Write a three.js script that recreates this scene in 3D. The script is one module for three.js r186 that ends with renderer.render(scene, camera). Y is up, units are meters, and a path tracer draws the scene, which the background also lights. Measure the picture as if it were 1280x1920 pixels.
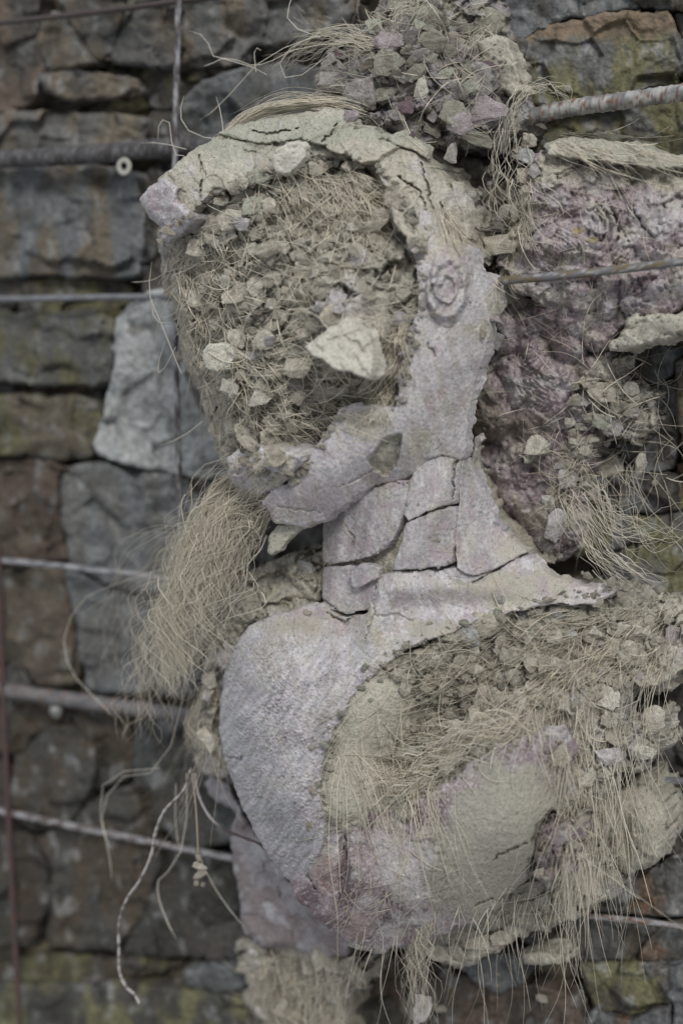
import * as THREE from 'three';
import { ConvexGeometry } from 'three/addons/geometries/ConvexGeometry.js';
import { mergeVertices, mergeGeometries } from 'three/addons/utils/BufferGeometryUtils.js';

// ---------------------------------------------------------------- camera, sky, sun, exposure
const scene = new THREE.Scene();
const FPX = 2667, YAW = 26.6 * Math.PI / 180, PITCH = 7.9 * Math.PI / 180, REACH = 1.7;   // 50 mm lens, photo pixels
const camera = new THREE.PerspectiveCamera(2 * Math.atan(960 / FPX) * 180 / Math.PI, 682 / 1024, 0.05, 60);
const FWD = new THREE.Vector3(-Math.sin(YAW) * Math.cos(PITCH), -Math.sin(PITCH), -Math.cos(YAW) * Math.cos(PITCH));
camera.position.copy(FWD).multiplyScalar(-REACH);
camera.lookAt(0, 0, 0);
camera.focus = 1.45; camera.userData.fStop = 1.8;
{ // even overcast sky, a little brighter towards the zenith, dimmer below the horizon
  const w = 64, h = 32, d = new Float32Array(w * h * 4);
  for (let j = 0; j < h; j++) for (let i = 0; i < w; i++) {
    const el = (j + 0.5) / h * Math.PI - Math.PI / 2, s = Math.sin(el);
    const L = s > 0 ? 0.52 + 0.42 * s : 0.24 + 0.28 * Math.exp(s * 6);
    d.set([L * 0.955, L * 1.0, L * 1.07, 1], (j * w + i) * 4);
  }
  const t = new THREE.DataTexture(d, w, h, THREE.RGBAFormat, THREE.FloatType);
  t.mapping = THREE.EquirectangularReflectionMapping; t.magFilter = t.minFilter = THREE.LinearFilter; t.needsUpdate = true;
  scene.background = t; scene.environment = t;
  scene.backgroundIntensity = 1; scene.environmentIntensity = 1;
}
const sun = new THREE.DirectionalLight(0xfffaf4, 1.5);
sun.position.set(1.9, 2.5, 2.8); sun.castShadow = true; sun.shadow.radius = 28;
sun.shadow.mapSize.set(2048, 2048);
Object.assign(sun.shadow.camera, { left: -1.5, right: 1.5, top: 1.5, bottom: -1.5, near: 0.5, far: 9 });
scene.add(sun, sun.target);
const renderer = new THREE.WebGLRenderer({ antialias: true });
renderer.toneMapping = THREE.LinearToneMapping; renderer.toneMappingExposure = 1.06;
renderer.shadowMap.enabled = true;

// ---------------------------------------------------------------- tools
let seedState = 12345;
const seed = s => { seedState = (s * 2654435761) >>> 0 || 1; };
const rnd = () => { seedState |= 0; seedState = seedState + 0x6D2B79F5 | 0; let t = Math.imul(seedState ^ seedState >>> 15, 1 | seedState); t = t + Math.imul(t ^ t >>> 7, 61 | t) ^ t; return ((t ^ t >>> 14) >>> 0) / 4294967296; };
const rr = (a, b) => a + (b - a) * rnd();
const gauss = () => (rnd() + rnd() + rnd() + rnd() - 2) * 0.9;
const PERM = new Uint8Array(512); { seed(7); const p = [...Array(256).keys()]; for (let i = 255; i > 0; i--) { const j = (rnd() * (i + 1)) | 0; [p[i], p[j]] = [p[j], p[i]]; } for (let i = 0; i < 512; i++) PERM[i] = p[i & 255]; }
const GX = [], GY = []; for (let i = 0; i < 256; i++) { GX.push(Math.cos(i * 2.399963)); GY.push(Math.sin(i * 2.399963)); }
function noise(x, y, per = 256) {            // gradient noise, about -0.7..0.7, optional period
  const xf = Math.floor(x), yf = Math.floor(y); x -= xf; y -= yf;
  const m = a => ((a % per) + per) % per & 255;
  const x0 = m(xf), x1 = m(xf + 1), y0 = m(yf), y1 = m(yf + 1);
  const u = x * x * x * (x * (x * 6 - 15) + 10), v = y * y * y * (y * (y * 6 - 15) + 10);
  const a = PERM[PERM[x0] + y0], b = PERM[PERM[x1] + y0], c = PERM[PERM[x0] + y1], e = PERM[PERM[x1] + y1];
  const p = GX[a] * x + GY[a] * y, q = GX[b] * (x - 1) + GY[b] * y, r = GX[c] * x + GY[c] * (y - 1), s = GX[e] * (x - 1) + GY[e] * (y - 1);
  const t0 = p + u * (q - p), t1 = r + u * (s - r); return (t0 + v * (t1 - t0)) * 1.5;
}
const fbm = (x, y, o = 4) => { let s = 0, a = 0.5, f = 1; for (let i = 0; i < o; i++) { s += a * noise(x * f + i * 17.3, y * f - i * 9.1); a *= 0.5; f *= 2.03; } return s; };
const ridge = (x, y, o = 4) => { let s = 0, a = 0.5, f = 1; for (let i = 0; i < o; i++) { s += a * (1 - 2 * Math.abs(noise(x * f + i * 31.7, y * f + i * 11.9))); a *= 0.5; f *= 2.1; } return s; };
const hash = (i, j, k = 0) => { let n = Math.imul(i, 374761393) + Math.imul(j, 668265263) + Math.imul(k, 1274126177) | 0; n = Math.imul(n ^ n >>> 13, 1274126177); return ((n ^ n >>> 16) >>> 0) / 4294967296; };
// crumbs: cells with a tilted facet each; returns {h: 0..1-ish, gap: distance to the joint, id}
const CELL = { h: 0, gap: 0, id: 0 };
function crumbs(x, y, tilt = 0.9, salt = 0) {
  const xi = Math.floor(x), yi = Math.floor(y); let f1 = 9, f2 = 9, bi = 0, bj = 0, dx1 = 0, dy1 = 0;
  for (let j = -1; j < 2; j++) for (let i = -1; i < 2; i++) {
    const a = xi + i, b = yi + j, dx = x - a - 0.1 - 0.8 * hash(a, b, salt), dy = y - b - 0.1 - 0.8 * hash(a, b, salt + 1);
    const d = Math.sqrt(dx * dx + dy * dy) * (0.8 + 0.4 * hash(a, b, salt + 5));
    if (d < f1) { f2 = f1; f1 = d; bi = a; bj = b; dx1 = dx; dy1 = dy; } else if (d < f2) f2 = d;
  }
  const r = hash(bi, bj, salt + 2);
  CELL.h = r + tilt * ((hash(bi, bj, salt + 3) - 0.5) * dx1 + (hash(bi, bj, salt + 4) - 0.5) * dy1) * 2 - 0.35 * f1 * f1; CELL.gap = f2 - f1; CELL.id = r;
  return CELL;
}
const clamp = (x, a = 0, b = 1) => x < a ? a : x > b ? b : x;
const sm = (a, b, x) => { x = clamp((x - a) / (b - a)); return x * x * (3 - 2 * x); };
const mix = (a, b, t) => [a[0] + (b[0] - a[0]) * t, a[1] + (b[1] - a[1]) * t, a[2] + (b[2] - a[2]) * t];
const scaleC = (a, k) => [a[0] * k, a[1] * k, a[2] * k];
const blob = (u, v, cx, cy, rx, ry = rx) => { const x = (u - cx) / rx, y = (v - cy) / ry; return Math.exp(-(x * x + y * y)); };

// photo pixel + height above the wall (m) -> a point; the wall is the plane z = 0
camera.updateMatrixWorld(true);
const CP = camera.position, RX = new THREE.Vector3().setFromMatrixColumn(camera.matrixWorld, 0), UY = new THREE.Vector3().setFromMatrixColumn(camera.matrixWorld, 1);
function P(u, v, h, out = new THREE.Vector3()) {
  const a = u - 640, b = 960 - v;
  const x = FWD.x * FPX + RX.x * a + UY.x * b, y = FWD.y * FPX + RX.y * a + UY.y * b, z = FWD.z * FPX + RX.z * a + UY.z * b;
  const t = (h - CP.z) / z; return out.set(CP.x + x * t, CP.y + y * t, h);
}
const metre = (u, v, h) => { const p = P(u, v, h); return p.sub(CP).dot(FWD) / FPX; };        // metres per photo pixel there

// heights of what is built so far, for things that lie on it
const HW = 360, HH = 520, HS = 4, HO = -80;
const HM = new Float32Array(HW * HH);
const hAt = (u, v) => { const i = clamp(Math.round((u - HO) / HS), 0, HW - 1), j = clamp(Math.round((v - HO) / HS), 0, HH - 1); return HM[j * HW + i]; };

function rbf(pts) {          // thin plate through (u, v, height)
  const n = pts.length, m = n + 3, A = [], s = 1 / 400;
  const k = r2 => r2 > 0 ? 0.5 * r2 * Math.log(r2) : 0;
  for (let i = 0; i < m; i++) { A.push(new Float64Array(m + 1)); }
  for (let i = 0; i < n; i++) {
    for (let j = 0; j < n; j++) A[i][j] = k(((pts[i][0] - pts[j][0]) * s) ** 2 + ((pts[i][1] - pts[j][1]) * s) ** 2) + (i === j ? 1e-3 : 0);
    const row = [1, pts[i][0] * s, pts[i][1] * s]; for (let q = 0; q < 3; q++) A[i][n + q] = A[n + q][i] = row[q];
    A[i][m] = pts[i][2];
  }
  for (let c = 0; c < m; c++) {
    let p = c; for (let r = c + 1; r < m; r++) if (Math.abs(A[r][c]) > Math.abs(A[p][c])) p = r;
    [A[c], A[p]] = [A[p], A[c]];
    for (let r = 0; r < m; r++) if (r !== c) { const f = A[r][c] / A[c][c]; if (f) for (let q = c; q <= m; q++) A[r][q] -= f * A[c][q]; }
  }
  const w = A.map((r, i) => r[m] / r[i]);
  return (u, v) => { let z = w[n] + w[n + 1] * u * s + w[n + 2] * v * s; for (let i = 0; i < n; i++) z += w[i] * k(((u - pts[i][0]) * s) ** 2 + ((v - pts[i][1]) * s) ** 2); return z; };
}
function smoothPoly(poly, cuts = 4) {
  const out = [], n = poly.length;
  for (let i = 0; i < n; i++) {
    const [a, b, c, d] = [poly[(i + n - 1) % n], poly[i], poly[(i + 1) % n], poly[(i + 2) % n]];
    for (let k = 0; k < cuts; k++) { const t = k / cuts, t2 = t * t, t3 = t2 * t, q = 0.3; out.push([0, 1].map(e => { const cr = 0.5 * (2 * b[e] + (c[e] - a[e]) * t + (2 * a[e] - 5 * b[e] + 4 * c[e] - d[e]) * t2 + (3 * b[e] - a[e] - 3 * c[e] + d[e]) * t3), li = b[e] + (c[e] - b[e]) * t; return li + (cr - li) * q; })); }
  }
  return out;
}
function polyDist(poly) {    // signed distance in px, negative inside
  const n = poly.length;
  return (x, y) => {
    let d = 1e12, s = 1;
    for (let i = 0, j = n - 1; i < n; j = i++) {
      const ax = poly[i][0], ay = poly[i][1], bx = poly[j][0], by = poly[j][1], ex = bx - ax, ey = by - ay, wx = x - ax, wy = y - ay;
      const t = clamp((wx * ex + wy * ey) / (ex * ex + ey * ey + 1e-9)), px = wx - ex * t, py = wy - ey * t, dd = px * px + py * py; if (dd < d) d = dd;
      const c1 = y >= ay, c2 = y < by, c3 = ex * wy > ey * wx; if ((c1 && c2 && c3) || (!c1 && !c2 && !c3)) s = -s;
    }
    return s * Math.sqrt(d);
  };
}
function lineDist(pts) {      // distance, and how far along (0..1) the nearest point lies
  let T = 0; const L = [0]; for (let i = 0; i + 1 < pts.length; i++) L.push(T += Math.hypot(pts[i + 1][0] - pts[i][0], pts[i + 1][1] - pts[i][1]));
  const f = (x, y) => { let d = 1e12; for (let i = 0; i + 1 < pts.length; i++) { const [ax, ay] = pts[i], ex = pts[i + 1][0] - ax, ey = pts[i + 1][1] - ay, t = clamp(((x - ax) * ex + (y - ay) * ey) / (ex * ex + ey * ey)); const dd = (x - ax - ex * t) ** 2 + (y - ay - ey * t) ** 2; if (dd < d) { d = dd; f.t = (L[i] + (L[i + 1] - L[i]) * t) / T; } } return Math.sqrt(d); };
  return f;
}
const UVTILE = 0.3;
// a crust of clay or a stone: outline in photo pixels, front face at h(u, v) above the wall, with a rounded broken edge and real thickness
function slab({ poly, h, color, step = 2.5, thick = 0.012, round = 6, drop = 0.006, rough = 3, freq = 0.06, chip = 1.2, cuts = 4, cracks = [], salt = 0, grow = 0, map = true }) {
  const sp = smoothPoly(poly, cuts), sd0 = polyDist(sp), cr = cracks.map(c => ({ d: lineDist(c.pts), w: c.w ?? 3, e: c.d ?? 0.008, lift: c.lift ?? 0 }));
  const sd = (u, v) => { const q = crumbs(u * freq * 0.9 + salt + 0.5 * noise(u * freq, v * freq), v * freq * 0.9, 0, 71); return sd0(u, v) - grow + rough * (1.5 * fbm(u * freq + salt, v * freq, 4) + chip * (q.id - 0.5)); };
  let u0 = 1e9, u1 = -1e9, v0 = 1e9, v1 = -1e9; for (const [a, b] of sp) { u0 = Math.min(u0, a); u1 = Math.max(u1, a); v0 = Math.min(v0, b); v1 = Math.max(v1, b); }
  const pad = rough + grow + step * 2; u0 -= pad; v0 -= pad; u1 += pad; v1 += pad;
  const nx = Math.ceil((u1 - u0) / step) + 1, ny = Math.ceil((v1 - v0) / step) + 1, S = new Float32Array(nx * ny);
  for (let j = 0; j < ny; j++) for (let i = 0; i < nx; i++) S[j * nx + i] = sd(u0 + i * step, v0 + j * step);
  const id = new Int32Array(nx * ny).fill(-1), pos = [], col = [], uv = [], idx = [], tmp = new THREE.Vector3();
  const vert = (i, j) => {
    const k = j * nx + i; if (id[k] >= 0) return id[k];
    let u = u0 + i * step, v = v0 + j * step, s = S[k];
    if (s > 0) { const cu = u, cv = v; for (let n = 0; n < 3 && s > 0.05; n++) { let gx = sd(u + 0.7, v) - sd(u - 0.7, v), gy = sd(u, v + 0.7) - sd(u, v - 0.7); const g = Math.hypot(gx, gy) || 1; u -= gx / g * s * 0.95; v -= gy / g * s * 0.95; const dx = u - cu, dy = v - cv, l = Math.hypot(dx, dy), cap = step * 1.3; if (l > cap) { u = cu + dx / l * cap; v = cv + dy / l * cap; break; } s = sd(u, v); } s = 0; }
    let z = h(u, v); const r = clamp(1 + s / round); z -= drop * (1 - Math.sqrt(1 - r * r));
    for (const c of cr) { const d = c.d(u + 9 * fbm(u * 0.05, v * 0.05, 4), v + 9 * fbm(v * 0.05 + 9, u * 0.05, 4)); if (d < c.w * 6) { z += c.lift * Math.exp(-d * d / (c.w * c.w * 9)); const w = Math.max(2.1, c.w) * (0.45 + 0.6 * Math.sin(Math.PI * clamp(c.d.t, 0.02, 0.98))) * (1 + 0.6 * noise(u * 0.08, v * 0.08)); z -= c.e * (1 - sm(w * 0.4, w, d)); } }
    P(u, v, z, tmp); pos.push(tmp.x, tmp.y, tmp.z); uv.push((0.94 * tmp.x - 0.342 * tmp.z) / UVTILE, tmp.y / UVTILE);
    const c = color(u, v, s); col.push(c[0], c[1], c[2]);
    if (map) { const a = Math.round((u - HO) / HS), b = Math.round((v - HO) / HS); if (a >= 0 && b >= 0 && a < HW && b < HH && z > HM[b * HW + a]) HM[b * HW + a] = z; }
    return id[k] = pos.length / 3 - 1;
  };
  const edge = new Map(), tri = (a, b, c) => { idx.push(a, b, c); for (const [p, q] of [[a, b], [b, c], [c, a]]) { const k = p < q ? p * 4194304 + q : q * 4194304 + p; if (edge.has(k)) edge.delete(k); else edge.set(k, [p, q]); } };
  for (let j = 0; j + 1 < ny; j++) for (let i = 0; i + 1 < nx; i++) {
    const k = j * nx + i; const ins = (S[k] < 0) + (S[k + 1] < 0) + (S[k + nx] < 0) + (S[k + nx + 1] < 0);
    if (ins < 1) continue;
    const a = vert(i, j), b = vert(i + 1, j), c = vert(i + 1, j + 1), d = vert(i, j + 1);
    if ((i + j) & 1) { tri(a, d, b); tri(b, d, c); } else { tri(a, d, c); tri(a, c, b); }
  }
  const rings = Math.min(7, 2 + Math.ceil(thick / 0.012)), low = new Map(), lower = p => { if (!low.has(p)) { const q = pos.length / 3, x = pos[p * 3], y = pos[p * 3 + 1], zz = pos[p * 3 + 2]; for (let e = 0; e < rings; e++) { const k = e / (rings - 1), d = k * thick, am = Math.min(1, e) * Math.min(0.006, 0.0015 + d * 0.12); pos.push(x + am * fbm(x * 45 + d * 70, y * 45 + d * 50, 4) * 2, y + am * fbm(y * 45 - d * 60, x * 45 + d * 80, 4) * 2, zz - d * (1 + 0.4 * noise(x * 60, y * 60))); const s = 1 + 0.35 * fbm(x * 60 + d * 90, y * 60, 3); col.push(col[p * 3] * s, col[p * 3 + 1] * s, col[p * 3 + 2] * s); uv.push(uv[p * 2] + d / UVTILE, uv[p * 2 + 1] + d * 0.7 / UVTILE); } low.set(p, q); } return low.get(p); };
  for (const [p, q] of [...edge.values()]) { const a = lower(p), b = lower(q); for (let e = 0; e + 1 < rings; e++) idx.push(a + e, a + e + 1, b + e, b + e, a + e + 1, b + e + 1); }
  const g = new THREE.BufferGeometry();
  g.setAttribute('position', new THREE.Float32BufferAttribute(pos, 3)); g.setAttribute('color', new THREE.Float32BufferAttribute(col, 3)); g.setAttribute('uv', new THREE.Float32BufferAttribute(uv, 2));
  g.setIndex(idx); g.computeVertexNormals(); return g;
}

// ---------------------------------------------------------------- surface grain
function heightTex(n, fn) {
  const d = new Uint8Array(n * n * 4); let lo = 1e9, hi = -1e9; const a = new Float32Array(n * n);
  for (let j = 0; j < n; j++) for (let i = 0; i < n; i++) { const x = fn(i / n, j / n); a[j * n + i] = x; lo = Math.min(lo, x); hi = Math.max(hi, x); }
  for (let k = 0; k < n * n; k++) { const x = 255 * (a[k] - lo) / (hi - lo); d[k * 4] = d[k * 4 + 1] = d[k * 4 + 2] = x; d[k * 4 + 3] = 255; }
  const t = new THREE.DataTexture(d, n, n); t.wrapS = t.wrapT = THREE.RepeatWrapping; t.magFilter = THREE.LinearFilter; t.minFilter = THREE.LinearMipmapLinearFilter; t.generateMipmaps = true; t.needsUpdate = true; return t;
}
const pf = (x, y, p, o) => { let s = 0, a = 0.5; for (let i = 0; i < o; i++) { s += a * noise(x * p, y * p, p); p *= 2; a *= 0.55; if (p > 256) break; } return s; };
function strokes(n, count, len, bend, s) {      // fine hair-like scratches and smears, tiling
  seed(s); const a = new Float32Array(n * n);
  for (let i = 0; i < count; i++) { let x = rnd() * n, y = rnd() * n, t = rr(0, 6.283), k = gauss() * bend; const L = rr(...len), w = rr(0.5, 1) * (rnd() < 0.5 ? 1 : -0.7); for (let j = 0; j < L; j++) { const q = (((y | 0) + n) % n) * n + (((x | 0) + n) % n), e = w * Math.sin(Math.PI * j / L); a[q] += e; a[(((y | 0) + 1 + n) % n) * n + (((x | 0) + n) % n)] += e * 0.5; x += Math.cos(t); y += Math.sin(t); t += k; k += gauss() * bend * 0.1; } }
  for (let k = 0; k < n * n; k++) a[k] = clamp(a[k], -1.2, 1.2); return (x, y) => a[((y * n) | 0) * n + ((x * n) | 0)];
}
const hair = strokes(1024, 110, [80, 320], 0.012, 9), st1 = strokes(1024, 9000, [14, 60], 0.03, 3), st2 = strokes(1024, 5000, [8, 34], 0.05, 4);
const texClay = heightTex(1024, (x, y) => { const wx = x + 0.02 * noise(x * 16, y * 16, 16), wy = y + 0.02 * noise(x * 16 + 5, y * 16, 16); return pf(x, y, 32, 4) + 0.5 * (1 - 2 * Math.abs(noise(wx * 64, wy * 64, 64))) + 0.3 * noise(x * 256, y * 256, 256) + 0.25 * st2(x, y); });
const texBrush = heightTex(1024, (x, y) => { const w = 0.06 * noise(x * 4, y * 4, 4) + 0.02 * noise(x * 16, y * 16, 16), s = noise((x + w) * 128, (y + w) * 32, 32), r = 1 - 2 * Math.abs(s); return 0.6 * r * (0.5 + noise(x * 16, y * 16, 16)) + 0.7 * pf(x, y, 64, 3) + 0.40 * st1(x, y) - 0.9 * Math.abs(hair(x, y)); });
function toneTex(n, fn) { const d = new Uint8Array(n * n * 4); for (let j = 0; j < n; j++) for (let i = 0; i < n; i++) { const c = fn(i / n, j / n), k = (j * n + i) * 4; for (let e = 0; e < 3; e++) d[k + e] = 255 * clamp(c[e]); d[k + 3] = 255; } const t = new THREE.DataTexture(d, n, n); t.wrapS = t.wrapT = THREE.RepeatWrapping; t.magFilter = THREE.LinearFilter; t.minFilter = THREE.LinearMipmapLinearFilter; t.generateMipmaps = true; t.colorSpace = THREE.SRGBColorSpace; t.needsUpdate = true; return t; }
const toneClay = toneTex(1024, (x, y) => { const a = 0.90 + 0.10 * pf(x, y, 64, 3) + 0.05 * st2(x, y) + 0.09 * noise(x * 256, y * 256, 256) - 0.16 * sm(0.35, 0.6, noise(x * 128 + 3, y * 128, 128)); return [a, a, a * 0.995]; });
const toneBrush = toneTex(1024, (x, y) => { const a = 0.92 + 0.06 * pf(x, y, 64, 3) + 0.06 * st1(x, y) - 0.20 * Math.abs(hair(x, y)) + 0.06 * noise(x * 256, y * 256, 256) - 0.15 * sm(0.4, 0.65, noise(x * 128 + 3, y * 128, 128)), w = 0.03 * pf(x + 0.3, y, 16, 4); return [a + w, a, a + 0.3 * w]; });
const texStone = heightTex(1024, (x, y) => pf(x, y, 16, 6) + 0.35 * Math.abs(noise(x * 64, y * 64, 64)));
const mat = (bump, scale, more = {}) => new THREE.MeshStandardMaterial({ vertexColors: true, roughness: 0.96, bumpMap: bump, bumpScale: scale, side: THREE.DoubleSide, ...more });
const M = {
  clay: mat(texClay, 0.0009, { map: toneClay }), brush: mat(texBrush, 0.0011, { map: toneBrush }), stone: mat(texStone, 0.0022, { roughness: 0.9 }), crumb: mat(texClay, 0.0020, { map: toneClay }),
  fibre: new THREE.MeshStandardMaterial({ vertexColors: true, roughness: 0.75 }), iron: mat(texClay, 0.0008, { roughness: 0.75, metalness: 0.15 }),
  metal: mat(texClay, 0.0002, { roughness: 0.45, metalness: 0.8 }), plastic: mat(texClay, 0.0001, { roughness: 0.5 }),
};
// base colours (linear)
const C = {
  beige: [0.56, 0.523, 0.44], pale: [0.67, 0.64, 0.555], lilac: [0.625, 0.59, 0.605], mauve: [0.425, 0.345, 0.37], plum: [0.205, 0.148, 0.164], green: [0.40, 0.425, 0.35], dust: [0.49, 0.455, 0.375], brown: [0.30, 0.255, 0.215], white: [0.74, 0.73, 0.72],
};
const names = {};
const numbered = n => { names[n] = (names[n] ?? -1) + 1; return names[n] ? `${n}_${String(names[n]).padStart(3, '0')}` : n; };
function add(name, g, m, parent) { const o = new THREE.Mesh(g, m); o.name = parent ? name : numbered(name); o.castShadow = o.receiveShadow = true; (parent ?? scene).add(o); return o; }
function thing(name, label, category, group) { const o = new THREE.Group(); o.name = numbered(name); o.userData = { label, category }; if (group) o.userData.group = group; scene.add(o); return o; }
const tag = (o, label, category, group) => { Object.assign(o.userData, { label, category }); if (group) o.userData.group = group; return o; };

// ---------------------------------------------------------------- the stone wall
const wall = thing('stone_wall', 'rough dry stone wall of grey and brown blocks behind the clay bust', 'wall');
{
  const g = new THREE.PlaneGeometry(3.6, 3.2, 240, 200), p = g.attributes.position, col = [];
  for (let i = 0; i < p.count; i++) {
    const x = p.getX(i) - 0.1, y = p.getY(i); p.setX(i, x); p.setZ(i, -0.045 + 0.040 * fbm(x * 22, y * 22, 4) + 0.012 * ridge(x * 60, y * 60, 3));
    const n = fbm(x * 14, y * 14, 4), c = mix([0.13, 0.115, 0.088], [0.19, 0.155, 0.105], clamp(0.5 + n)); col.push(...c); g.attributes.uv.setXY(i, x / UVTILE, y / UVTILE);
  }
  g.setAttribute('color', new THREE.Float32BufferAttribute(col, 3)); g.computeVertexNormals(); add('mortar_bed', g, M.stone, wall);
}
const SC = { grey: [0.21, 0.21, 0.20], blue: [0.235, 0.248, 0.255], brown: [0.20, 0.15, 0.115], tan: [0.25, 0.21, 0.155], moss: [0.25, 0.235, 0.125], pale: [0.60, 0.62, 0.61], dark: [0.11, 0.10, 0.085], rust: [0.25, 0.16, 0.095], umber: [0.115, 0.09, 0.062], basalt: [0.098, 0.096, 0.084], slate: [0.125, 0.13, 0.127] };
let stoneNo = 0;
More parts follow.
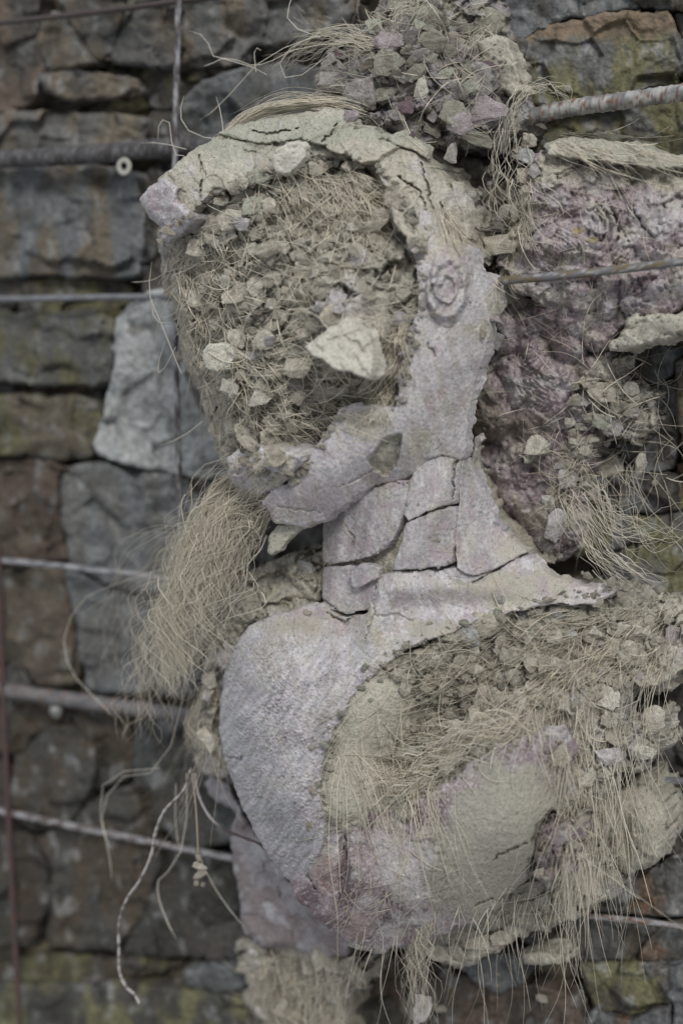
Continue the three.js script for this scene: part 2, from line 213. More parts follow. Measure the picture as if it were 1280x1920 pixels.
function stone(poly, c1, c2 = 'grey', z = 0.0, step = 5, opt = {}) {
  const k = ++stoneNo * 13.7, A = SC[c1], B = SC[c2], tx = (hash(stoneNo, 1) - 0.5) * 0.00016, ty = (hash(stoneNo, 2) - 0.5) * 0.00016;
  const cx = poly.reduce((s, p) => s + p[0], 0) / poly.length, cy = poly.reduce((s, p) => s + p[1], 0) / poly.length;
  const tone = opt.tone ?? 0.54 * (0.8 + 0.4 * hash(stoneNo, 6));
  const hf = (u, v) => { const q = crumbs(u * 0.013 + k, v * 0.016 + 0.3 * fbm(u * 0.01, v * 0.01, 2), 0.8, 40); return z + tx * (u - cx) + ty * (v - cy) + 0.016 * (q.h - 0.5) * sm(-0.03, 0.09, q.gap) + 0.016 * fbm(u * 0.009 + k, v * 0.009, 3) + 0.0035 * ridge(u * 0.03 + k, v * 0.04, 4) - 0.002; };
  const cf = (u, v) => { const n = fbm(u * 0.016 + k, v * 0.007, 4), m = fbm(u * 0.036, v * 0.02 + k, 4), s = fbm(u * 0.12 + k, v * 0.12, 3); let c = mix(A, B, sm(-0.15, 0.25, n)); c = mix(c, [0.46, 0.47, 0.46], 0.6 * sm(0.1, 0.42, m)); c = mix(c, SC.dark, 0.6 * sm(0.1, 0.42, -m + 0.3 * s)); c = scaleC(c, tone * (1 + 0.9 * s)); return opt.tint ? opt.tint(u, v, c) : c; };
  return add('stone', slab({ poly, h: hf, color: cf, step, thick: 0.07, round: opt.round ?? 7, drop: opt.drop ?? 0.008, grow: 5, rough: 5, freq: 0.03, salt: k, map: opt.map ?? true }), M.stone, wall);
}
[ // left of the bust
  [[[-60, -40], [75, -40], [68, 60], [82, 120], [60, 190], [0, 208], [-60, 205]], 'brown', 'dark'],
  [[[72, 70], [100, 25], [128, 40], [150, 90], [172, 118], [140, 130], [92, 126], [68, 98]], 'tan', 'grey', 0.01],
  [[[108, -40], [238, -40], [222, 55], [210, 98], [178, 114], [152, 74], [122, 20]], 'grey', 'tan', 0.005],
  [[[242, -40], [332, -40], [334, 115], [300, 124], [214, 110], [226, 62]], 'grey', 'tan', 0.008],
  [[[338, -40], [660, -40], [655, 62], [560, 76], [475, 86], [450, 112], [415, 122], [338, 120]], 'grey', 'tan', 0.004],
  [[[78, 145], [140, 131], [200, 141], [268, 156], [265, 176], [200, 182], [130, 184], [90, 168]], 'tan', 'grey', 0.012],
  [[[182, 118], [235, 118], [262, 130], [264, 146], [205, 137], [178, 130]], 'dark', 'moss', -0.02],
  [[[272, 132], [336, 126], [338, 205], [285, 204], [268, 180]], 'dark', 'moss', -0.02],
  [[[88, 188], [170, 188], [180, 208], [92, 210]], 'dark', 'moss', -0.025], [[[180, 188], [262, 184], [280, 206], [190, 210]], 'dark', 'moss', -0.02],
  [[[346, 185], [372, 160], [450, 130], [525, 120], [660, 150], [680, 290], [345, 292]], 'blue', 'grey', 0.006],
  [[[470, 95], [650, 72], [655, 140], [520, 112]], 'dark', 'tan', -0.02],
  [[[-60, 216], [60, 212], [200, 216], [268, 226], [276, 258], [268, 286], [-60, 292]], 'grey', 'tan', 0.006],
  [[[284, 214], [338, 212], [340, 292], [284, 290]], 'dark', 'grey', -0.01],
  [[[-60, 312], [120, 306], [252, 326], [270, 400], [264, 500], [240, 515], [180, 519], [80, 511], [-60, 516]], 'blue', 'tan', 0.012],
  [[[278, 320], [340, 310], [350, 560], [276, 550]], 'grey', 'dark', -0.015],
  [[[-60, 524], [40, 522], [44, 560], [10, 592], [-60, 592]], 'grey', 'tan', -0.01], [[[48, 526], [200, 520], [254, 536], [240, 566], [180, 584], [40, 586]], 'moss', 'dark', -0.012],
  [[[-60, 598], [190, 586], [214, 602], [217, 640], [209, 708], [180, 722], [60, 714], [-60, 708]], 'grey', 'moss', 0.012],
  [[[-60, 716], [26, 720], [40, 738], [-60, 746]], 'dark', 'grey', -0.01], [[[52, 726], [175, 730], [180, 744], [55, 738]], 'rust', 'dark', -0.02],
  [[[-60, 752], [60, 744], [178, 750], [190, 800], [170, 852], [120, 861], [50, 851], [-60, 846]], 'moss', 'tan', 0.012],
  [[[270, 556], [306, 546], [345, 560], [440, 780], [450, 896], [340, 886], [260, 871], [190, 851], [179, 832], [200, 780], [222, 640], [226, 598]], 'pale', 'pale', 0.022, 5, { tone: 0.62 }],
  [[[-60, 866], [90, 866], [107, 882], [115, 960], [124, 1048], [60, 1056], [-60, 1050]], 'brown', 'tan', 0.004],
  [[[112, 886], [180, 871], [260, 886], [350, 902], [430, 910], [430, 1010], [340, 1096], [250, 1112], [140, 1056], [120, 960]], 'grey', 'blue', 0.006],
  [[[-60, 1066], [120, 1066], [135, 1130], [150, 1276], [80, 1282], [36, 1240], [-60, 1232]], 'tan', 'brown', 0.006],
  [[[132, 1078], [250, 1120], [350, 1106], [400, 1200], [400, 1300], [240, 1300], [166, 1290], [152, 1200]], 'blue', 'grey', 0.004],
  [[[-60, 1242], [34, 1248], [56, 1290], [-60, 1300]], 'grey', 'dark', 0.0],
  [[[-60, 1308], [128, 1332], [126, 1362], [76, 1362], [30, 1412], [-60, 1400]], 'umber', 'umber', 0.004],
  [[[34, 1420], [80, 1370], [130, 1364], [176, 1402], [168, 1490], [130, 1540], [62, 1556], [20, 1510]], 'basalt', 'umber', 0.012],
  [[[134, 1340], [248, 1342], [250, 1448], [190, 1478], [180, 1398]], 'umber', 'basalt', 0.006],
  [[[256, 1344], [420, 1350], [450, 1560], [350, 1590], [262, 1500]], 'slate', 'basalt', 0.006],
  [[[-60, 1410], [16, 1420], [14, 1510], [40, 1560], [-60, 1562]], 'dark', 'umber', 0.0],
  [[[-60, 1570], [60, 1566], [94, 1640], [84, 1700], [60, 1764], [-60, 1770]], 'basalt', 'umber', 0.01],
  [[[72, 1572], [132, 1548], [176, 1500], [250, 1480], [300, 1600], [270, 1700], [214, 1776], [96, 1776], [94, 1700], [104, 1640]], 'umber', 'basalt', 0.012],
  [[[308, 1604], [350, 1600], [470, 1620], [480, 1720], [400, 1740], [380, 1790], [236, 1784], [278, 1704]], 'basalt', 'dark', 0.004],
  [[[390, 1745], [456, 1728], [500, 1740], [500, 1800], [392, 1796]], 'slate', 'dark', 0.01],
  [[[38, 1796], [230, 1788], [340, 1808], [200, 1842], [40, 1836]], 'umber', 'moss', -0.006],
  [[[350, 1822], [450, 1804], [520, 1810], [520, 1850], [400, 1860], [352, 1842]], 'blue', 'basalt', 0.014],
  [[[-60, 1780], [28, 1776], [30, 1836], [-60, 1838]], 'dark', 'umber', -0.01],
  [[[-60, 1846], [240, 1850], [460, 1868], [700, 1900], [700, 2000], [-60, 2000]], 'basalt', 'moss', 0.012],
  [[[410, 560], [600, 420], [640, 700], [600, 900], [460, 890]], 'grey', 'brown', 0.0, 14], [[[440, 910], [640, 930], [640, 1200], [420, 1200]], 'grey', 'dark', 0.0, 10],
  [[[420, 1220], [640, 1220], [640, 1500], [450, 1560]], 'brown', 'dark', 0.0, 10], [[[350, 300], [640, 310], [560, 420], [400, 540]], 'grey', 'brown', 0, 14],
].forEach(a => stone(...a));
const orangeTop = (u, v, c) => mix(c, mix([0.23, 0.175, 0.12], [0.15, 0.12, 0.085], sm(-0.2, 0.3, fbm(u * 0.06, v * 0.06, 4))), sm(12, -12, v - 66 - 0.04 * (1250 - u) + 26 * fbm(u * 0.03, v * 0.03, 3)));
[ // right of the bust, in focus
  [[[740, -50], [1120, -50], [1200, 14], [1100, 28], [1040, 42], [985, 68], [940, 72], [860, 60]], 'blue', 'grey', 0.012],
  [[[1130, -50], [1360, -50], [1360, 20], [1278, 20], [1210, 10]], 'grey', 'tan', 0.01],
  [[[985, 76], [1030, 54], [1110, 34], [1250, 22], [1264, 60], [1276, 120], [1262, 156], [1200, 166], [1060, 200], [990, 190], [968, 150]], 'moss', 'grey', 0.012, 3, { tint: orangeTop }],
  [[[1270, 30], [1360, 25], [1360, 170], [1284, 150], [1276, 80]], 'dark', 'tan', 0.0],
  [[[940, 60], [990, 78], [975, 120], [958, 125], [940, 100]], 'grey', 'tan', 0.018],
  [[[990, 210], [1120, 196], [1360, 176], [1360, 320], [1100, 310], [1000, 300]], 'moss', 'grey', -0.004, 4],
  [[[1165, 650], [1230, 640], [1262, 660], [1256, 700], [1230, 716], [1176, 712]], 'dark', 'blue', 0.004, 3.5],
  [[[1090, 730], [1180, 722], [1262, 724], [1274, 800], [1256, 880], [1180, 884], [1110, 850]], 'dark', 'blue', 0.0, 3.5],
  [[[1268, 680], [1360, 660], [1360, 860], [1284, 860]], 'tan', 'moss', 0.004, 4],
  [[[1084, 900], [1180, 892], [1262, 892], [1258, 950], [1180, 962], [1110, 960]], 'dark', 'blue', 0.002, 3.5],
  [[[1272, 872], [1360, 870], [1360, 960], [1270, 956]], 'moss', 'rust', -0.01, 4],
  [[[1060, 972], [1160, 970], [1360, 964], [1360, 1034], [1200, 1010], [1150, 1030], [1080, 1040]], 'moss', 'grey', 0.006, 3.5],
  [[[1150, 1040], [1200, 1018], [1360, 1044], [1360, 1140], [1140, 1120]], 'grey', 'moss', 0.012, 3.5],
  [[[860, 260], [960, 250], [1040, 330], [1040, 560], [900, 500]], 'grey', 'dark', -0.01, 8],
  [[[880, 560], [1060, 570], [1080, 800], [1060, 1040], [900, 960]], 'dark', 'brown', -0.01, 8],
  [[[1140, 1170], [1360, 1150], [1360, 1440], [1150, 1440]], 'dark', 'grey', 0.0, 4],
  [[[1090, 1456], [1220, 1462], [1360, 1470], [1360, 1590], [1260, 1600], [1080, 1600]], 'dark', 'blue', 0.0, 3.5],
  [[[1000, 1630], [1200, 1650], [1262, 1604], [1360, 1596], [1360, 1716], [1230, 1712], [1100, 1704], [960, 1690]], 'grey', 'rust', 0.004, 3.5],
  [[[930, 1706], [1100, 1716], [1230, 1726], [1190, 1800], [1100, 1796], [1000, 1770]], 'grey', 'tan', 0.004, 3.5],
  [[[1242, 1726], [1360, 1730], [1360, 1800], [1200, 1796]], 'grey', 'rust', 0.008, 3.5],
  [[[1092, 1810], [1180, 1806], [1260, 1820], [1250, 1880], [1180, 1900], [1120, 1890]], 'moss', 'dark', -0.004, 3.5],
  [[[1200, 1808], [1360, 1808], [1360, 2000], [1250, 2000], [1268, 1880]], 'blue', 'tan', 0.008, 3.5],
  [[[1110, 1900], [1180, 1910], [1250, 1890], [1240, 2000], [1060, 2000]], 'blue', 'rust', 0.012, 3.5],
  [[[870, 1806], [930, 1790], [985, 1796], [976, 1836], [936, 1856], [896, 1846]], 'blue', 'grey', 0.02, 3.5],
  [[[640, 1790], [780, 1800], [870, 1830], [1080, 1866], [1090, 2000], [640, 2000]], 'brown', 'dark', -0.006, 4.5],
  [[[640, 1560], [980, 1560], [1000, 1760], [660, 1780]], 'dark', 'brown', -0.01, 12],
  [[[640, 60], [800, 40], [940, 120], [940, 240], [700, 240]], 'grey', 'dark', -0.01, 12], [[[640, 300], [860, 270], [880, 560], [660, 700]], 'grey', 'dark', -0.01, 14],
  [[[640, 720], [880, 600], [890, 1040], [660, 1200]], 'grey', 'dark', -0.01, 14], [[[650, 1220], [1130, 1060], [1130, 1500], [660, 1540]], 'grey', 'dark', -0.01, 14],
].forEach(a => stone(...a));
// wedge stones and grit that show only in the joints
seed(17);
for (let i = 0; i < 110; i++) { const left = rnd() < 0.72, u = left ? rr(-20, 480) : rr(930, 1290), v = rr(-10, 1930), w = rr(14, 34), hh = rr(9, 20), n = 6, a0 = rr(0, 6), pl = []; for (let k = 0; k < n; k++) { const a = a0 + k / n * 6.283; pl.push([u + Math.cos(a) * w * rr(0.7, 1.15), v + Math.sin(a) * hh * rr(0.7, 1.15)]); } stone(pl, ['grey', 'tan', 'brown', 'moss'][(rnd() * 4) | 0], 'dark', rr(-0.03, -0.016), 4, { map: false, round: 6, drop: 0.008 }); }
// the wall goes on past the frame
seed(5);
for (const [x0, x1, y0, y1] of [[-420, -70, -240, 2160], [1370, 1640, -240, 2160], [-60, 1360, -240, -60], [-60, 1360, 2010, 2160]]) {
  for (let y = y0; y < y1 - 40;) {
    const hh = Math.min(rr(90, 150), y1 - y);
    for (let x = x0; x < x1 - 30;) { const w = Math.min(rr(130, 260), x1 - x), j = () => rr(-8, 8); stone([[x + 5 + j(), y + 5 + j()], [x + w / 2, y + 4 + j()], [x + w - 5 + j(), y + 5 + j()], [x + w - 5 + j(), y + hh - 5 + j()], [x + w / 2, y + hh - 4 + j()], [x + 5 + j(), y + hh - 5 + j()]], ['grey', 'tan', 'brown', 'blue', 'moss'][(rnd() * 5) | 0], ['grey', 'dark', 'tan'][(rnd() * 3) | 0], rr(-0.01, 0.012), 14, { map: false }); x += w; }
    y += hh;
  }
}

// ---------------------------------------------------------------- reinforcing bars and fixings
function rod(pts, r, cols, ribs = 0, sides = 12) {      // pts in pixels + height; r in metres
  const curve = new THREE.CatmullRomCurve3(pts.map(p => P(...p))), L = curve.getLength(), n = Math.ceil(L / (ribs ? 0.0016 : 0.004)), fr = curve.computeFrenetFrames(n), pos = [], col = [], uv = [], idx = [], q = new THREE.Vector3();
  for (let i = 0; i <= n; i++) {
    curve.getPointAt(i / n, q); const N = fr.normals[i], B = fr.binormals[i], s = i / n * L;
    for (let k = 0; k <= sides; k++) {
      const a = k / sides * 2 * Math.PI, nn = fbm(s * 60 + pts[0][1], a * 1.3, 3), rib = ribs ? Math.max(0, Math.sin(s / ribs * 2 * Math.PI + a * 1.0)) ** 3 * 0.12 + 0.08 * Math.max(0, Math.cos(2 * a)) ** 8 : 0;
      const R = r * (1 + rib + 0.10 * nn + 0.06 * fbm(s * 300, a * 3, 2));
      pos.push(q.x + R * (N.x * Math.cos(a) + B.x * Math.sin(a)), q.y + R * (N.y * Math.cos(a) + B.y * Math.sin(a)), q.z + R * (N.z * Math.cos(a) + B.z * Math.sin(a)));
      const m = fbm(s * 45 + 7 * pts[0][0], a * 0.8, 4); let c = mix(cols[0], cols[1], sm(-0.12, 0.12, m)); if (cols[2]) c = mix(c, cols[2], sm(0.14, 0.24, fbm(s * 190 + 3, a * 2.4, 4))); col.push(...c); uv.push(s / UVTILE, a * r / UVTILE);
      if (i < n && k < sides) { const p = i * (sides + 1) + k, p2 = p + sides + 1; idx.push(p, p2, p + 1, p + 1, p2, p2 + 1); }
    }
  }
  const g = new THREE.BufferGeometry(); g.setAttribute('position', new THREE.Float32BufferAttribute(pos, 3)); g.setAttribute('color', new THREE.Float32BufferAttribute(col, 3)); g.setAttribute('uv', new THREE.Float32BufferAttribute(uv, 2)); g.setIndex(idx); g.computeVertexNormals(); return g;
}
const IR = { dark: [0.075, 0.06, 0.058], grey: [0.17, 0.17, 0.18], pale: [0.36, 0.36, 0.37], rust: [0.20, 0.085, 0.04], white: [0.50, 0.48, 0.46] };
const bar = (pts, r, cols, label, ribs) => tag(add('reinforcing_bar', rod(pts, r, cols, ribs), M.iron), label, 'steel bar', 'steel bars strung across the wall');
bar([[-90, 54, .03], [0, 43, .03], [160, 25, .03], [330, 3, .03], [470, -14, .03]], 0.0036, [IR.dark, [0.085, 0.066, 0.062]], 'thin brown steel bar crossing the wall above the lens shaped flat stone');
bar([[-90, 308, .03], [0, 299, .035], [160, 291, .035], [350, 273, .04], [450, 266, .04]], 0.0105, [[0.06, 0.056, 0.055], [0.10, 0.095, 0.096], IR.grey], 'thick dark ribbed steel bar running behind the forehead of the bust', 0.009);
bar([[-90, 561, .03], [0, 561, .03], [160, 558, .03], [330, 555, .03]], 0.0040, [IR.grey, [0.22, 0.23, 0.25]], 'thin grey level steel bar ending at the face of the bust');
bar([[-90, 1040, .03], [0, 1050, .03], [130, 1063, .035], [300, 1084, .045], [400, 1096, .05]], 0.0042, [IR.pale, IR.grey], 'thin pale steel bar reaching the fibre tuft under the chin');
bar([[-90, 1281, .025], [0, 1293, .03], [160, 1316, .035], [340, 1341, .045], [440, 1356, .05]], 0.0095, [[0.19, 0.19, 0.195], [0.13, 0.13, 0.135], [0.20, 0.13, 0.09]], 'thick grey ribbed steel bar below the fibre tuft', 0.009);
bar([[-90, 1500, .03], [0, 1520, .03], [210, 1564, .035], [440, 1610, .045], [520, 1626, .05]], 0.0046, [[0.30, 0.30, 0.31], [0.12, 0.095, 0.09], [0.44, 0.43, 0.43]], 'thin sloping steel bar with flaking white coat, behind the hanging clay beads');
bar([[337, -60, .045], [335, 5, .045], [329, 280, .05], [328, 500, .05], [331, 700, .055], [338, 975, .055], [341, 1100, .05]], 0.0036, [IR.pale, IR.dark, IR.grey], 'thin upright steel bar standing beside the face of the bust');
bar([[-3, 1000, .035], [2, 1180, .035], [8, 1330, .038], [20, 1600, .036], [38, 1930, .036], [44, 2050, .036]], 0.0040, [[0.11, 0.06, 0.055], IR.dark], 'thin reddish upright steel bar at the far side of the wall from the bust');
bar([[985, 222, .05], [1060, 204, .05], [1160, 190, .05], [1290, 172, .05], [1380, 160, .05]], 0.0086, [[0.20, 0.20, 0.20], [0.40, 0.40, 0.385], [0.19, 0.10, 0.06]], 'thick ribbed steel bar flecked with rust and white clay', 0.011);
bar([[935, 527, .16], [1060, 516, .16], [1160, 505, .155], [1290, 489, .15], [1380, 478, .15]], 0.0042, [IR.grey, [0.16, 0.13, 0.08], IR.pale], 'thin wet looking steel bar lying across the purple clay');
bar([[1060, 1448, .03], [1180, 1457, .03], [1290, 1466, .03], [1380, 1474, .03]], 0.0042, [IR.grey, IR.pale], 'thin grey steel bar beside the round clay lump on the flank');
bar([[1040, 1712, .03], [1110, 1718, .03], [1200, 1727, .03], [1290, 1738, .03], [1380, 1748, .03]], 0.0034, [IR.pale, [0.20, 0.17, 0.15], IR.rust], 'thin pale steel bar under the clay lump, above the mossy stones');
{
  const c = (g, f) => { const col = []; for (let i = 0; i < g.attributes.position.count; i++) col.push(...f); g.setAttribute('color', new THREE.Float32BufferAttribute(col, 3)); return g; };
  const prof = [[0.0052, -0.0012], [0.0102, -0.0012], [0.0108, 0], [0.0102, 0.0014], [0.0052, 0.0014], [0.0046, 0], [0.0052, -0.0012]].map(p => new THREE.Vector2(...p));
  const w = add('washer', c(new THREE.LatheGeometry(prof, 32), [0.42, 0.41, 0.36]), M.plastic); w.rotation.x = Math.PI / 2; w.position.copy(P(233, 312, 0.045)); tag(w, 'small pale ring washer below the thick dark bar', 'washer');
  const s = thing('wall_screw', 'screw with a wide grey washer under the thick grey ribbed bar', 'screw'); s.position.copy(P(104, 1332, 0.034)); s.rotation.x = Math.PI / 2;
  add('washer', c(new THREE.LatheGeometry([[0.001, -0.001], [0.0098, -0.001], [0.0102, 0], [0.0096, 0.0012], [0.003, 0.0016]].map(p => new THREE.Vector2(...p)), 28), [0.33, 0.34, 0.31]), M.metal, s);
  add('screw_head', c(new THREE.LatheGeometry([[0.0001, 0.0052], [0.002, 0.005], [0.0046, 0.0036], [0.0052, 0.0016]].map(p => new THREE.Vector2(...p)), 20), [0.42, 0.42, 0.40]), M.metal, s);
  add('anchor', c(new THREE.CylinderGeometry(0.0025, 0.0025, 0.05, 10).translate(0, -0.024, 0), [0.2, 0.2, 0.2]), M.metal, s);
}

// ---------------------------------------------------------------- colours of the clay
const nz = (u, v, f, o = 4, k = 0) => fbm(u * f + k, v * f - k, o);
const flecks = (u, v) => sm(0.16, 0.3, fbm(u * 0.10 + v * 0.05, v * 0.10 - u * 0.05, 3));
function dusty(u, v, k = 0) { let c = mix(C.beige, C.dust, sm(-0.1, 0.3, nz(u, v, 0.012, 4, k))); c = mix(c, C.pale, 0.55 * sm(0.05, 0.4, nz(u, v, 0.035, 4, 5 + k))); return scaleC(c, 1 + 0.35 * nz(u, v, 0.13, 3)); }
function lilacSkin(u, v, bias = 0) {
  let c = mix(C.lilac, C.beige, sm(-0.05, 0.30, nz(u, v, 0.009, 4) + bias)); c = mix(c, C.mauve, 0.55 * sm(0.06, 0.36, nz(u, v, 0.014, 4, 31) - 0.6 * bias)); c = mix(c, C.white, 0.55 * flecks(u, v)); c = mix(c, C.white, 0.5 * sm(0.1, 0.5, noise((u - 0.3 * v) * 0.07, (v + 0.3 * u) * 0.011)) ); c = mix(c, C.dust, 0.4 * sm(0.2, 0.55, noise((u - 0.3 * v) * 0.05 + 9, (v + 0.3 * u) * 0.012))); return scaleC(c, 1 + 0.45 * nz(u, v, 0.16, 3));
}
function plumClay(u, v, bias = 0) {
  let c = mix(C.mauve, C.plum, sm(-0.12, 0.25, nz(u, v, 0.014, 4, 3) + bias)); c = mix(c, C.lilac, 0.7 * sm(0.02, 0.34, nz(u, v, 0.02, 4, 77) - bias)); c = mix(c, C.beige, 0.6 * sm(0.1, 0.36, nz(u, v, 0.017, 4, 50) - bias)); c = mix(c, C.white, 0.5 * flecks(u * 1.4, v * 1.4)); return scaleC(c, 1 + 0.4 * nz(u, v, 0.15, 3));
}
const greenish = (u, v, c) => mix(c, C.green, 0.6 * sm(0.3, 1.0, blob(u, v, 420, 260, 150, 55) + blob(u, v, 600, 240, 120, 40) + blob(u, v, 760, 250, 90, 30) + 0.9 * nz(u, v, 0.02, 4, 8)));
// relief
const rFine = (u, v) => 0.0016 * nz(u, v, 0.03, 4) + 0.0007 * ridge(u * 0.09, v * 0.09, 3);
const rFlake = (u, v, a = 0.004, f = 0.035) => { const wx = nz(u, v, f * 0.8, 4), wy = nz(v, u, f * 0.8, 4), q = crumbs(u * f + 0.9 * wx, v * f + 0.9 * wy, 0.8, 11), e = sm(0, 0.10, q.gap); return a * (q.h - 0.5) * (0.3 + 0.7 * e) - a * 0.35 * (1 - sm(0, 0.05, q.gap)) * sm(0, 0.15, nz(u, v, f, 2, 7)); };
const rStroke = (u, v) => { const w = 14 * nz(u, v, 0.012, 2), t = 1.5 * noise(u * 0.012, v * 0.012), cs = Math.cos(0.64 + t), sn = Math.sin(0.64 + t), a = u * cs + v * sn + w, b = v * cs - u * sn; return 0.0014 * noise(a * 0.13, b * 0.035) * (0.7 + noise(u * 0.02, v * 0.02)) + 0.0008 * ridge(a * 0.13, b * 0.05, 2) + 0.0006 * noise(a * 0.25, b * 0.09); };
const rRubble = (u, v, a = 1) => { let z = 0; const w = 0.35 * nz(u, v, 0.03, 3), w2 = 0.35 * nz(v, u, 0.03, 3); let q = crumbs(u * 0.022 + w, v * 0.024 + w2, 1.1, 3); z += 0.020 * (q.h - 0.5) * sm(0, 0.12, q.gap) - 0.008 * (1 - sm(0, 0.1, q.gap)); q = crumbs(u * 0.05 + w2, v * 0.055 + w, 1.1, 23); z += 0.009 * (q.h - 0.4) * sm(0, 0.15, q.gap); q = crumbs(u * 0.12, v * 0.12, 1, 53); z += 0.0025 * (q.h - 0.4); return z * a; };
const lumps = list => (u, v) => { let z = 0; for (const [a, b, c, d, r, k] of list) { const ex = c - a, ey = d - b, t = clamp(((u - a) * ex + (v - b) * ey) / (ex * ex + ey * ey + 1e-6)), q = Math.hypot(u - a - ex * t, v - b - ey * t) / r; if (q < 1) z = Math.max(z, k * Math.sqrt(1 - q * q)); } return z; };
const comb = (u, v, cx, cy, r0, r1, a0, a1, per) => { const d = Math.hypot(u - cx, v - cy), a = Math.atan2(v - cy, u - cx); return sm(r0, r0 + 8, d) * sm(r1, r1 - 8, d) * sm(a0, a0 + 0.25, a) * sm(a1, a1 - 0.25, a) * Math.sin(d / per * 6.283 + 1.2 * nz(u, v, 0.03, 2)); };

// ---------------------------------------------------------------- clay masses behind and beside the bust
// the torn heap above the head
const heap = thing('clay_heap', 'heap of broken grey lilac clay lumps and fibre above the head of the bust', 'clay heap');
{
  const base = rbf([[600, 140, .10], [700, 20, .10], [900, 0, .05], [980, 110, .04], [1000, 220, .06], [930, 270, .10], [800, 280, .13], [700, 220, .15], [640, 190, .14], [800, 130, .15], [720, 120, .15], [880, 190, .14], [840, 60, .10], [760, -60, .08]]);
  add('clay_bed', slab({ poly: [[596, 130], [625, 85], [690, 40], [735, -60], [930, -60], [960, 60], [984, 120], [985, 180], [1000, 215], [960, 262], [925, 280], [850, 275], [800, 285], [740, 260], [640, 230], [590, 190]], h: (u, v) => base(u, v) + rRubble(u, v, 0.8), color: (u, v) => scaleC(mix(mix(dusty(u, v), lilacSkin(u, v), sm(-0.1, 0.2, nz(u, v, 0.02, 3, 4))), C.plum, 0.55 * sm(0.0, 0.3, nz(u, v, 0.015, 4, 12) + 0.2 * blob(u, v, 820, 190, 120, 70))), 0.72), thick: 0.10, round: 14, drop: 0.02, rough: 7, freq: 0.04 }), M.crumb, heap);
}
// the finger marked purple mass beside the head
const mass = thing('purple_clay_mass', 'purple finger marked raw clay mass stuck to the wall beside the head', 'clay mass');
{
  const lp = lumps([[1137, 510, 1137, 580, 21, 0.0139], [1050, 470, 1090, 470, 60, 0.0169], [1226, 396, 1240, 430, 66, 0.0154], [1190, 540, 1230, 560, 52, 0.0139], [1085, 560, 1075, 600, 34, 0.0123], [1030, 350, 1080, 360, 44, 0.0108], [1150, 400, 1165, 470, 26, 0.0108], [1110, 640, 1120, 650, 20, 0.0123], [1000, 470, 1010, 500, 26, 0.0092], [1250, 340, 1280, 330, 40, 0.0123], [1270, 500, 1290, 540, 34, 0.0139]]);
  const base = rbf([[940, 480, .11], [980, 310, .10], [1060, 270, .09], [1200, 280, .08], [1330, 320, .08], [1330, 580, .09], [1180, 620, .10], [1060, 640, .10], [1000, 540, .12], [1100, 450, .125], [1220, 450, .115]]);
  add('clay_body', slab({ poly: [[936, 470], [965, 415], [968, 360], [990, 320], [1000, 290], [1060, 280], [1180, 294], [1350, 318], [1350, 590], [1250, 590], [1180, 610], [1145, 640], [1120, 664], [1088, 655], [1052, 620], [1020, 580], [985, 556], [940, 540], [930, 505]], h: (u, v) => base(u, v) + lp(u, v) + 0.006 * nz(u, v, 0.025, 4) + 0.0022 * ridge(u * 0.04 + v * 0.03, v * 0.05, 4) + rFlake(u, v, 0.010, 0.026) + rFlake(v, u, 0.005, 0.05) + rFine(u, v) + 0.0055 * comb(u, v, 1082, 430, 14, 92, -0.85, 0.75, 13) + 0.0016 * comb(u, v, 1010, 520, 20, 110, -1.4, -0.4, 7), color: (u, v) => { let c = plumClay(u, v, -0.11); c = mix(c, dusty(u, v), sm(0.35, 0.8, blob(u, v, 960, 430, 50, 90) + blob(u, v, 1230, 330, 130, 40) * 0.9 + 0.5 * nz(u, v, 0.03, 4) + blob(u, v, 1030, 320, 40, 30))); c = mix(c, [0.42, 0.36, 0.16], 0.8 * sm(0.4, 0.8, blob(u, v, 1082, 432, 16, 8) + blob(u, v, 1112, 450, 18, 8))); return mix(c, C.lilac, 0.6 * sm(0.4, 0.9, blob(u, v, 1225, 400, 70, 60) + 0.4 * nz(u, v, 0.05, 3))); }, thick: 0.06, round: 10, drop: 0.014, rough: 6, cracks: [{ pts: [[1185, 380], [1200, 420], [1225, 445]], w: 2.5 }, { pts: [[1160, 525], [1162, 580], [1175, 600]], w: 3 }, { pts: [[1118, 380], [1150, 410], [1180, 450]], w: 2.6 }] }), M.clay, mass);
  const b2 = rbf([[1020, 270, .10], [1150, 265, .085], [1330, 300, .07], [1100, 300, .12], [1280, 320, .105]]);
  add('clay_ledge', slab({ poly: [[1022, 268], [1060, 258], [1120, 262], [1190, 270], [1240, 288], [1350, 296], [1350, 322], [1260, 316], [1190, 312], [1120, 300], [1050, 296], [1024, 288]], h: (u, v) => b2(u, v) + 0.01 * ridge(u * 0.03 - v * 0.04, v * 0.02, 3) + rFine(u, v), color: (u, v) => mix(dusty(u, v), C.green, 0.6 * sm(-0.1, 0.2, nz(u, v, 0.03, 3))), thick: 0.07, round: 10, drop: 0.012, rough: 4 }), M.clay, mass);
  const b3 = rbf([[1150, 640, .12], [1200, 600, .125], [1330, 560, .115], [1330, 640, .11]]);
  add('pale_clay_band', slab({ poly: [[1144, 640], [1165, 620], [1175, 596], [1210, 588], [1260, 590], [1290, 570], [1350, 560], [1350, 625], [1280, 630], [1220, 645], [1170, 655], [1146, 656]], h: (u, v) => b3(u, v) + rFlake(u, v, 0.006, 0.025) + rFine(u, v), color: (u, v) => mix(dusty(u, v), C.pale, 0.5 + 0.8 * nz(u, v, 0.02)), thick: 0.07, round: 9, drop: 0.01, rough: 5 }), M.clay, mass);
}
